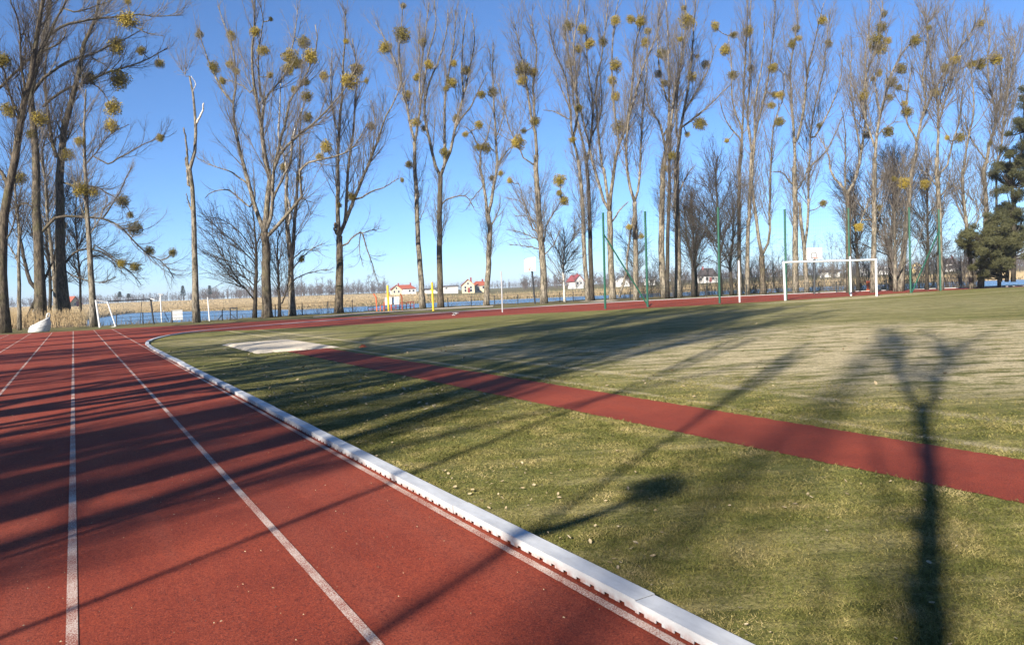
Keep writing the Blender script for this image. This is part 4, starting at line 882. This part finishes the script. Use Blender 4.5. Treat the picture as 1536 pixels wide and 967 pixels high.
hoop('tilted white basketball backboard on a thin pole in front of a stout poplar', [(786, 388, .5), (803, 385, -.3), (803.6, 406, -.3), (786.8, 407.6, .5)], (802.6, 455.2), (797.5, 401), 0, [((.5, .1), (.5, .95)), ((.35, .78), (.65, .78))])
hoop('upright white basketball backboard seen above the football goal crossbar', [(1209.8, 372, 0), (1233, 371.2, 0), (1233.4, 388.8, 0), (1210, 389.6, 0)], (1221.5, 441), (1221.8, 380), 0, [((.3, .45), (.62, .45)), ((.3, .45), (.3, .85)), ((.62, .45), (.62, .85)), ((.3, .85), (.62, .85))])
# red bin
q = G(1304.5, 435.8); D = depth_of(q); w = 8.5 * D / F; h = 15 * D / F
o = thing('red_bin', 'red box-shaped bin behind the right post of the football goal', 'bin', tuple(q)); o.rotation_euler.z = -azimuth(1304)
boxes('body', [(-w / 2, w / 2, -.3, .3, 0, h * .92)], MT['orange'], o); boxes('lid', [(-w / 2 - .04, w / 2 + .04, -.34, .34, h * .92 + .002, h)], MT['darkred'], o); boxes('slot', [(-w * .12, w * .12, -.315, -.302, h * .1, h * .85)], MT['darkred'], o)
# poles on the verge
y1, b0, D = pole('yellow_pole', 'yellow pole standing in front of the white-panelled playground frame', 'pole', 583, 466.5, 581.3, 428, 3.2, 'yellow')
y2, b0, D = pole('yellow_pole', 'yellow pole with a short cross peg between two slim trunks', 'pole', 650, 465.5, 648, 423.5, 3.2, 'yellow')
bar('peg', U(645, 435, D), U(651, 434.8, D), .05, MT['yellow'], y2, b0)
pole('grey_pole', 'thin grey metal pole standing on the far red track', 'pole', 753.6, 468.3, 752, 408, 2.0, 'grey')
w1, b0, D = pole('white_stand', 'white pole with a slanted strut left of the white board', 'stand', 242.5, 482, 240.5, 441.5, 1.8, 'white')
bar('strut', U(253, 481.5, D) , U(245.5, 466, D), .045, MT['white'], w1, b0); bar('head', U(237.5, 441, D), U(245, 442.2, D), .06, MT['grey'], w1, b0); bar('hook', U(239, 452, D), U(240.8, 444, D), .04, MT['white'], w1, b0)
pole('white_pole', 'lone thin white post standing by the water right of the dead snag', 'pole', 314.2, 480.5, 311.6, 446, 1.9, 'white')
pole('green_post', 'pale green post between the mossy trunks above the white sack', 'post', 51, 484, 50, 463, 1.6, 'grey')
pole('green_post', 'pale green post in front of the thickest trunk at the track end', 'post', 3, 499, 1, 465, 2.2, 'green')
# white board
q = G(266, 481.5); D = depth_of(q); w = 15.5 * D / F; h = 16.5 * D / F
o = thing('white_board', 'square white board standing on the bank left of the dead snag', 'board', tuple(q)); o.rotation_euler.z = -azimuth(266)
boxes('panel', [(-w / 2, w / 2, -.04, .04, .1, h)], MT['white'], o)
for s_ in (-1, 1): boxes('leg', [(s_ * w * .4 - .04, s_ * w * .4 + .04, .042, .12, -.05, h * .8)], MT['dark'], o)
# black frame and braced post on the bank
def frame_thing(name, label, cat, anchor, bars_, group=None):
    q = G(*anchor); D = depth_of(q); o = thing(name, label, cat, tuple(q), group)
    for nm, a, b_, w, m in bars_:
        bar(nm, U(a[0], a[1], D + (a[2] if len(a) > 2 else 0)), U(b_[0], b_[1], D + (b_[2] if len(b_) > 2 else 0)), w * .5 * D / F, MT[m], o, q, 8)
    return o
frame_thing('black_frame', 'small black rectangular frame standing on the bank left of the small dark tree', 'frame', (350, 479.8),
    [('upright', (345.5, 480), (345.3, 462), 1.6, 'dark'), ('upright', (355.6, 479.5), (355.4, 462), 1.6, 'dark'), ('top_bar', (344.8, 462), (356.2, 462), 1.6, 'dark'), ('brace', (346, 471), (355, 478.6), 1.0, 'dark'), ('bottom_bar', (345.5, 478.6), (355.6, 478.4), .8, 'dark')])
frame_thing('braced_post', 'dark braced fence post right of the lone thin white post', 'post', (333, 480.3),
    [('upright', (333.5, 480.5), (333.2, 463.5), 1.5, 'dark'), ('brace', (326.5, 480.3), (333, 472), 1.1, 'dark')])
frame_thing('stored_goal', 'old small goal with white left side and dark crossbar stored by the water', 'goal', (149.5, 490.5),
    [('post', (149.8, 491), (143.8, 450), 2.8, 'white'), ('side_bar', (173.3, 489, 0), (161, 452.3, 0), 2.0, 'white'), ('base_bar', (158.5, 492, 0), (173.6, 489.3, 0), 1.3, 'white'), ('top_bar', (143.8, 450.4), (161, 453), 1.3, 'grey'),
     ('crossbar', (161, 452, .3), (227, 448.6, 3.0), 1.6, 'dark'), ('post', (230.8, 487, 3.0), (226, 448.5, 3.0), 2.6, 'dark'), ('brace', (226, 448, 3.0), (232, 449.5, 1.5), 1.6, 'white'), ('back_bar', (210, 487, 4), (212.5, 452, 4), .9, 'dark')])
# playground frame with panel, and railing
frame_thing('playground_frame', 'orange-red playground frame carrying a white and blue panel', 'play frame', (590, 466.3),
    [('post', (565.5, 466.5), (564, 446), 1.9, 'orange'), ('arm', (564, 446), (560.5, 440.5), 1.9, 'orange'), ('post', (603.4, 464.8), (602.8, 446), 1.9, 'orange'), ('arm', (602.8, 446), (600.6, 440.5), 1.9, 'orange'), ('post', (587, 466), (586.6, 456), 1.6, 'orange'), ('post', (576, 466.3), (576.4, 453), 2.2, 'orange')])
q = G(588.5, 466); D = depth_of(q); pf = [o for o in C.objects if o.name == 'playground_frame'][0]
V = np.array([U(x, y, D - .12 + dz) for dz in (0, .08) for x, y in ((577.5, 457.3), (599, 456.2), (598.8, 445), (577.3, 446))]) - np.array(pf.location)
obj('panel', mesh_np('panel', V, BOXQ, None, False), MT['white'], pf)
V = np.array([U(x, y, D - .16 + dz) for dz in (0, .03) for x, y in ((589.5, 454.5), (597.5, 453.6), (597, 448), (589, 449.5))]) - np.array(pf.location)
obj('blue_print', mesh_np('blue_print', V, BOXQ, None, False), flat('pale_blue_print', (0.35, 0.47, 0.66), .5, .3, 2), pf)
rail = [('top_rail', (551.5, 460.4), (570, 458), 1.1, 'dark'), ('top_rail', (570, 458), (621.5, 452.3), 1.1, 'darkred')]
for i, x in enumerate((552, 559.5, 565, 570.6, 576, 582, 587.5, 594, 599.5, 609.5, 615.5, 621)):
    yb = 467.6 - (x - 552) * .062; rail.append(('upright', (x, yb), (x, 460.4 - (x - 552) * .117), 1.3, 'dark' if i < 2 else ('orange' if 2 <= i < 6 else 'darkred')))
rail.append(('middle_rail', (552, 464.2), (621, 458.6), .8, 'darkred'))
frame_thing('metal_railing', 'low red metal railing with dark left end beside the playground frame', 'railing', (585, 465.6), rail)
# bank fence: thin dark posts with wires
def bank_fence(label, xs, y_of, hpx):
    q0 = G(xs[0], y_of(xs[0])); o = thing('wire_fence', label, 'fence', tuple(q0)); tops = []
    for x in xs:
        b_ = G(x, y_of(x)); D = depth_of(b_); t = U(x - .4, y_of(x) - hpx, D); tops.append((b_, t)); bar('post', b_ - [0, 0, .1], t, .045, MT['dark'], o, q0, 6)
    for f_ in (.35, .65, .95):
        for (a, b_), (c, d) in zip(tops[:-1], tops[1:]): bar('wire', a + (b_ - a) * f_, c + (d - c) * f_, .012, MT['dark'], o, q0, 4)
bank_fence('low wire fence with dark posts along the water left of the railing', [175, 214.5, 258, 300, 413, 453.5, 492, 528.5], lambda x: 488.5 - (x - 175) * .058, 18)
bank_fence('low wire fence with dark posts along the water right of the yellow poles', [672, 707, 742, 777, 840, 860, 880], lambda x: 461.5 - (x - 672) * .05, 15)
bank_fence('thin wire fence half hidden in undergrowth behind the football goal', [945.5, 1010, 1060, 1120, 1255, 1330, 1440], lambda x: 449.5 - (x - 945) * .034, 17)
# big white sack
q = G(58, 497.5); D = depth_of(q); n1, n2 = 28, 18
th = np.linspace(0, 2 * np.pi, n1, endpoint=False); V = []
s_ = D / F
for k in range(n2):
    t = k / (n2 - 1); wr = 13.5 * s_ * (1.0 + .12 * math.sin(t * 3.1)) * (1 - .12 * t); 
    for a in th:
        z = t * s_ * (15 + 7 * (math.cos(a) * .9 + .1)) ; rr = wr * (1 + .06 * math.sin(a * 3 + t * 4) + .03 * rng.normal()); V.append((rr * math.cos(a) + t * 3 * s_, rr * .7 * math.sin(a), z))
V.append((3 * s_, 0, 15 * s_)); ii = np.arange(n1 * n2).reshape(n2, n1); jj = np.roll(ii, -1, 1)
Qk = np.stack([ii[:-1], jj[:-1], jj[1:], ii[1:]], -1).reshape(-1, 4); Tk = np.stack([ii[-1], jj[-1], np.full(n1, n1 * n2)], -1)
o = thing('white_sack', 'big sagging white woven sack at the foot of the mossy trunks', 'sack', tuple(q)); o.rotation_euler.z = -azimuth(58)
obj('bag', mesh_np('bag', V, Qk, Tk), MT['sack'], o)
path_bar('lifting_loop', [(11 * s_, 0, 20 * s_), (13 * s_, 0, 27 * s_), (15 * s_, 0, 27.5 * s_), (15.5 * s_, 0, 20 * s_)], .05, MT['sack'], o)
# small marker and stick
q = G(545, 521); me_v, me_q, me_t = tubes(np.array([[(0, 0, 0), (0, 0, .03), (0, 0, .09)]]), np.array([[.13, .11, .05]]), 14, True)
o = thing('marker_cone', 'small orange marker dome on the grass beyond the sandpit', 'marker', tuple(q)); obj('dome', mesh_np('dome', me_v, me_q, me_t), MT['orange'], o); path_bar('rim', [(.13 * math.cos(a), .13 * math.sin(a), .012) for a in np.linspace(0, 6.28, 16)], .012, MT['orange'], o)
for x, y, lb in ((683, 473.2, 'crumpled white scrap lying on the far red surface'),):
    q = G(x, y); V = rng.normal(0, .12, (24, 3)) * [1.4, 1, .5] + [0, 0, .12]; V[:, 2] = np.clip(V[:, 2], .01, .3)
    tag(obj('paper_scrap', mesh_np('paper_scrap', V, None, rng.integers(0, 24, (40, 3)), False), MT['white'], None, tuple(q)), lb, 'litter')
# ------------------------------------------------------------------ near grass blades, leaves and grit
def grass_blades():
    n = 620000
    # density falls off with distance from the camera; thin on the worn pitch
    r = 2.4 + 13.6 * rng.random(n) ** 1.15; a = np.radians(rng.uniform(6, 66, n))
    x, y = r * np.sin(a), r * np.cos(a)
    jit = rng.normal(0, .025, n)
    clump = np.sin(x * 3.1 + 1.7 * np.sin(y * 1.3)) * np.sin(y * 2.7 + 1.3 * np.sin(x * 1.9)) + .6 * np.sin(x * 9 + y * 7) * np.sin(y * 11 - x * 5)
    keep = np.clip((16 - r) / 7, 0, 1) * np.where(x > 6.9, np.clip(1 - (x - 6.9) / 3.2, 0, 1) * .8, 1) * np.clip(.72 + .3 * clump, .15, 1)
    ok = (x > 2.41 + np.abs(jit)) & ~((x > 5.40 + jit) & (x < 6.68 + jit)) & (rng.random(n) < keep)
    x, y, r, clump = x[ok], y[ok], r[ok], clump[ok]; n = len(x)
    h = rng.uniform(.008, .021, n) * (1.05 + .3 * clump); w = rng.uniform(.0019, .0038, n) * np.clip(r / 4, 1, 2.6)
    t = rng.uniform(0, 6.283, n); lx, ly = rng.normal(0, 1.25, n) * h, rng.normal(0, 1.25, n) * h
    B = np.stack([x, y, np.full(n, .012)], 1); s_ = np.stack([np.cos(t) * w, np.sin(t) * w, 0 * w], 1)
    V = np.stack([B - s_, B + s_, B + np.stack([lx, ly, h], 1)], 1).reshape(-1, 3)
    tag(obj('grass_blades', mesh_np('grass_blades', V, None, np.arange(n * 3).reshape(-1, 3), False), MT['blade']), kind='stuff')
grass_blades()
def leaf_mesh(seed):
    r = np.random.default_rng(seed); L, W = 1.0, r.uniform(.38, .68); V = []; c = r.uniform(.1, .35)
    for u in np.linspace(0, 1, 6):
        w = W * math.sin(math.pi * min(1, u * .93 + .05)) ** .8
        z = c * (u - .5) ** 2 * 2
        V += [(-w / 1 * .5, u - .5, z + w * c), (0, u - .5, z), (w * .5, u - .5, z + w * c * r.uniform(.6, 1.3))]
    Q = []
    for k in range(5):
        for j in range(2): Q.append((k * 3 + j, k * 3 + j + 1, k * 3 + j + 4, k * 3 + j + 3))
    me = mesh_np('fallen_leaf', V, Q); me.materials.append(MT['dead']); return me
LEAF = [leaf_mesh(s) for s in range(5)]
pts = []
while len(pts) < 285:
    r = 3.0 + 9 * random.random() ** 1.2; a = math.radians(random.uniform(8, 62)); x, y = r * math.sin(a), r * math.cos(a)
    if random.random() < .3: x = 2.5 + abs(random.gauss(0, .5))
    if x > 2.45 and not (5.38 < x < 6.72) and math.sin(x * 2.1 + 1) * math.sin(y * 1.7) > -.55 + random.random() * .5: pts.append((x, y, 'g'))
for i, (x, y, k) in enumerate(pts):
    o = obj('fallen_leaf', LEAF[i % 5], None, None, (x, y, .026 + random.random() * .012)); sc = random.uniform(.015, .038); o.scale = (sc, sc, sc)
    o.rotation_euler = (random.gauss(0, .35), random.gauss(0, .35), random.uniform(0, 6.28))
    tag(o, 'small curled pale dry leaf lying in the mown grass', 'leaf', 'dry leaves scattered on the mown grass')
for i in range(34):
    r = 3.0 + 7 * random.random(); a = math.radians(random.uniform(-4, 40)); x, y = r * math.sin(a), r * math.cos(a)
    if x > 2.25: continue
    o = obj('fallen_leaf', LEAF[i % 5], None, None, (x, y, .016)); sc = random.uniform(.007, .018); o.scale = (sc * random.uniform(.5, 1), sc, sc)
    o.rotation_euler = (random.gauss(0, .2), random.gauss(0, .2), random.uniform(0, 6.28))
    tag(o, 'tiny dry leaf scrap lying on the red track surface', 'leaf', 'leaf scraps on the red track')
# leaves too many and too small to pick apart, farther out
n = 2600; r = 10 + 18 * rng.random(n); a = np.radians(rng.uniform(4, 62, n)); x, y = r * np.sin(a), r * np.cos(a)
ok = (x > 2.65) & ~((x > 5.35) & (x < 6.75)) & ~((x > 4.4) & (x < 7.2) & (y > 22)) & ((x < 5.4) | (rng.random(n) < .22)); x, y = x[ok], y[ok]; n = len(x)
c = np.stack([x, y, np.full(n, .035)], 1); t = rng.uniform(0, 6.28, n); L = rng.uniform(.02, .045, n)[:, None]
d = np.stack([np.cos(t), np.sin(t), rng.normal(0, .4, n)], 1) * L; s_ = np.stack([-np.sin(t), np.cos(t), rng.normal(0, .4, n)], 1) * L * .5
V = np.stack([c - d, c + s_, c + d, c - s_], 1).reshape(-1, 3)
tag(obj('leaf_litter', mesh_np('leaf_litter', V, np.arange(n * 4).reshape(-1, 4), None, False), MT['dead']), kind='stuff')
n = 900; x = rng.uniform(-4, 2.3, n); y = rng.uniform(2.5, 16, n); L = rng.uniform(.0015, .0045, n)[:, None]; t = rng.uniform(0, 6.28, n)
c = np.stack([x, y, np.full(n, .016)], 1); d = np.stack([np.cos(t), np.sin(t), 0 * t], 1) * L * rng.uniform(.6, 2.2, (n, 1)); s_ = np.stack([-np.sin(t), np.cos(t), 0 * t], 1) * L * .6
V = np.stack([c - d, c + s_, c + d, c - s_, c + [0, 0, .006]], 1).reshape(-1, 3); k = np.arange(n)[:, None] * 5
Tt = np.concatenate([k + np.array([[0, 3, 4]]), k + np.array([[3, 2, 4]]), k + np.array([[2, 1, 4]]), k + np.array([[1, 0, 4]])])
tag(obj('track_grit', mesh_np('track_grit', V, None, Tt, False), MT['dead']), kind='stuff')

# ------------------------------------------------------------------ the tree row goes on beside the straight and behind the camera: it casts the long shadows
def copy_tree(src, loc, rz, sc, label, group):
    r = src.copy(); C.objects.link(r); r.location = loc; r.rotation_euler = (0, 0, rz); r.scale = sc; r['label'] = label; r['group'] = group
    for ch in src.children:
        if ch.name.split('.')[0] in ('mistletoe', 'branch'): continue
        c = ch.copy(); C.objects.link(c); c.parent = r
    return r
for key, x, y, rz, sc, lb in (('t21b', 1046, 444.5, 1.0, .8, 'dark alder right of the brown-roofed house, left of the third tall green post'), ('t21', 1098, 442.5, 2.2, .95, 'dark alder directly left of the free-standing white pole'),
        
        ('t21b', 1288, 437, 0.6, .8, 'dark alder in the right half of the goal opening'), ('t21', 1338, 436, 1.9, 1.1, 'dark alder just right of the right goal post'), ('t21b', 1390, 434.5, 5.2, .8, 'dark alder between the last two tall green posts'),
        ('t21b', 955, 447.5, 2.6, .6, 'dark alder before the second tall green post'), ):
    q_ = G(x, y); copy_tree(TREES[key], (q_[0], q_[1], -.05), rz, (sc, sc, sc), lb, 'dark alders on the lake bank')
sun_d = np.array([math.sin(math.radians(SUN_AZ - 180)), math.cos(math.radians(SUN_AZ - 180))])
LB, GR = 'bare poplar of the row beside the straight that throws long shadows over the track', 'poplars of the row beside the straight'
def on_row(px, py, X):                                    # foot of the tree on the row x = X whose shadow runs through this ground point
    g_ = G(px, py); t = (g_[0] - X) / sun_d[0]; return (X, g_[1] - t * sun_d[1], 0.0)
row = [('t11', (60, 940), -6.4, .1, .45, .3), ('t12', (100, 812), -6.4, .07, .3, 1.9), ('t10', (100, 738), -10, .5, .9, 4.0), ('t16', (100, 700), -12, .6, .9, 2.0), ('t17', (100, 668), -11, .45, .8, 5.2),
       ('t11', (105, 640), -10, .6, .9, .8), ('t8', (105, 607), -12, .7, .85, 3.0), ('t12', (108, 588), -10.5, .6, .9, 5.0), ('t13', (108, 570), -12, .7, .5, 2.5), ('t18', (108, 556), -11, .6, .38, 1.0),
       ('t10', (108, 544), -12, .6, .4, .2), ('t16', (108, 533), -12, .6, .4, 4.6), ('t14', (108, 524), -12, .9, .6, 3.6), ('t15b', (108, 516), -12, .9, .9, 0.6), ('t20', (108, 509), -12, .9, .9, 1.6), ('t8', (108, 504), -12, .9, .9, 2.6),
       ('t11', (760, 827), -6.4, .11, .4, 2.2), ('t11', (1390, 800), -6.6, .42, .53, 2.4), ('t15b', (1120, 800), -24, .25, .8, 2.4), ('t9', (700, 640), -20, .9, .9, 1.1)] + [(k_, (106, y_), x_, .7, .9, r_) for k_, y_, x_, r_ in (('t20', 685, -16, 2.), ('t14', 655, -14, 3.), ('t16', 625, -16, 4.), ('t10', 597, -15, 5.), ('t15b', 590, -14, 0.), ('t17', 578, -15, 1.5), ('t18', 515, -15, 4.5), ('t20', 760, -14, 1.), ('t18', 722, -15, 2.), ('t15b', 830, -16, 0.4))]
for k, (key, p, X, sxy, sz_, rz) in enumerate(row):
    ct = copy_tree(TREES[key], on_row(*p, X), rz, (sxy, sxy, sz_), LB, GR)
    if p == (760, 827):                                   # the mistletoe ball whose shadow lies on the near grass
        w_ = np.array([-6.43, -1.57, 6.3]) - np.array(ct.location); ca, sa = math.cos(-rz), math.sin(-rz)
        lx_, ly_ = (w_[0] * ca - w_[1] * sa) / sxy, (w_[0] * sa + w_[1] * ca) / sxy
        mo = obj('mistletoe', MIST[2], None, ct, (lx_, ly_, w_[2] / sz_)); mo.scale = (.26 / sxy, .26 / sxy, .2 / sz_)
        path_bar('branch', [(0, 0, 5.4 / sz_), (lx_ * .6, ly_ * .6, 5.8 / sz_), (lx_, ly_, 6.3 / sz_)], .25, MT['bark'], ct)

# ------------------------------------------------------------------ thin haze of the air
hm = bpy.data.materials.new('thin_haze'); hm.use_nodes = True; hn = hm.node_tree.nodes; hn.clear()
pv = hn.new('ShaderNodeVolumePrincipled'); pv.inputs['Color'].default_value = (0.62, 0.72, 0.86, 1); pv.inputs['Density'].default_value = 0.00030
ho = hn.new('ShaderNodeOutputMaterial'); hm.node_tree.links.new(pv.outputs[0], ho.inputs['Volume'])
hz = boxes('haze', [(-4200, 4200, -4200, 4200, -3.3, 48)], hm); tag(hz, kind='stuff')
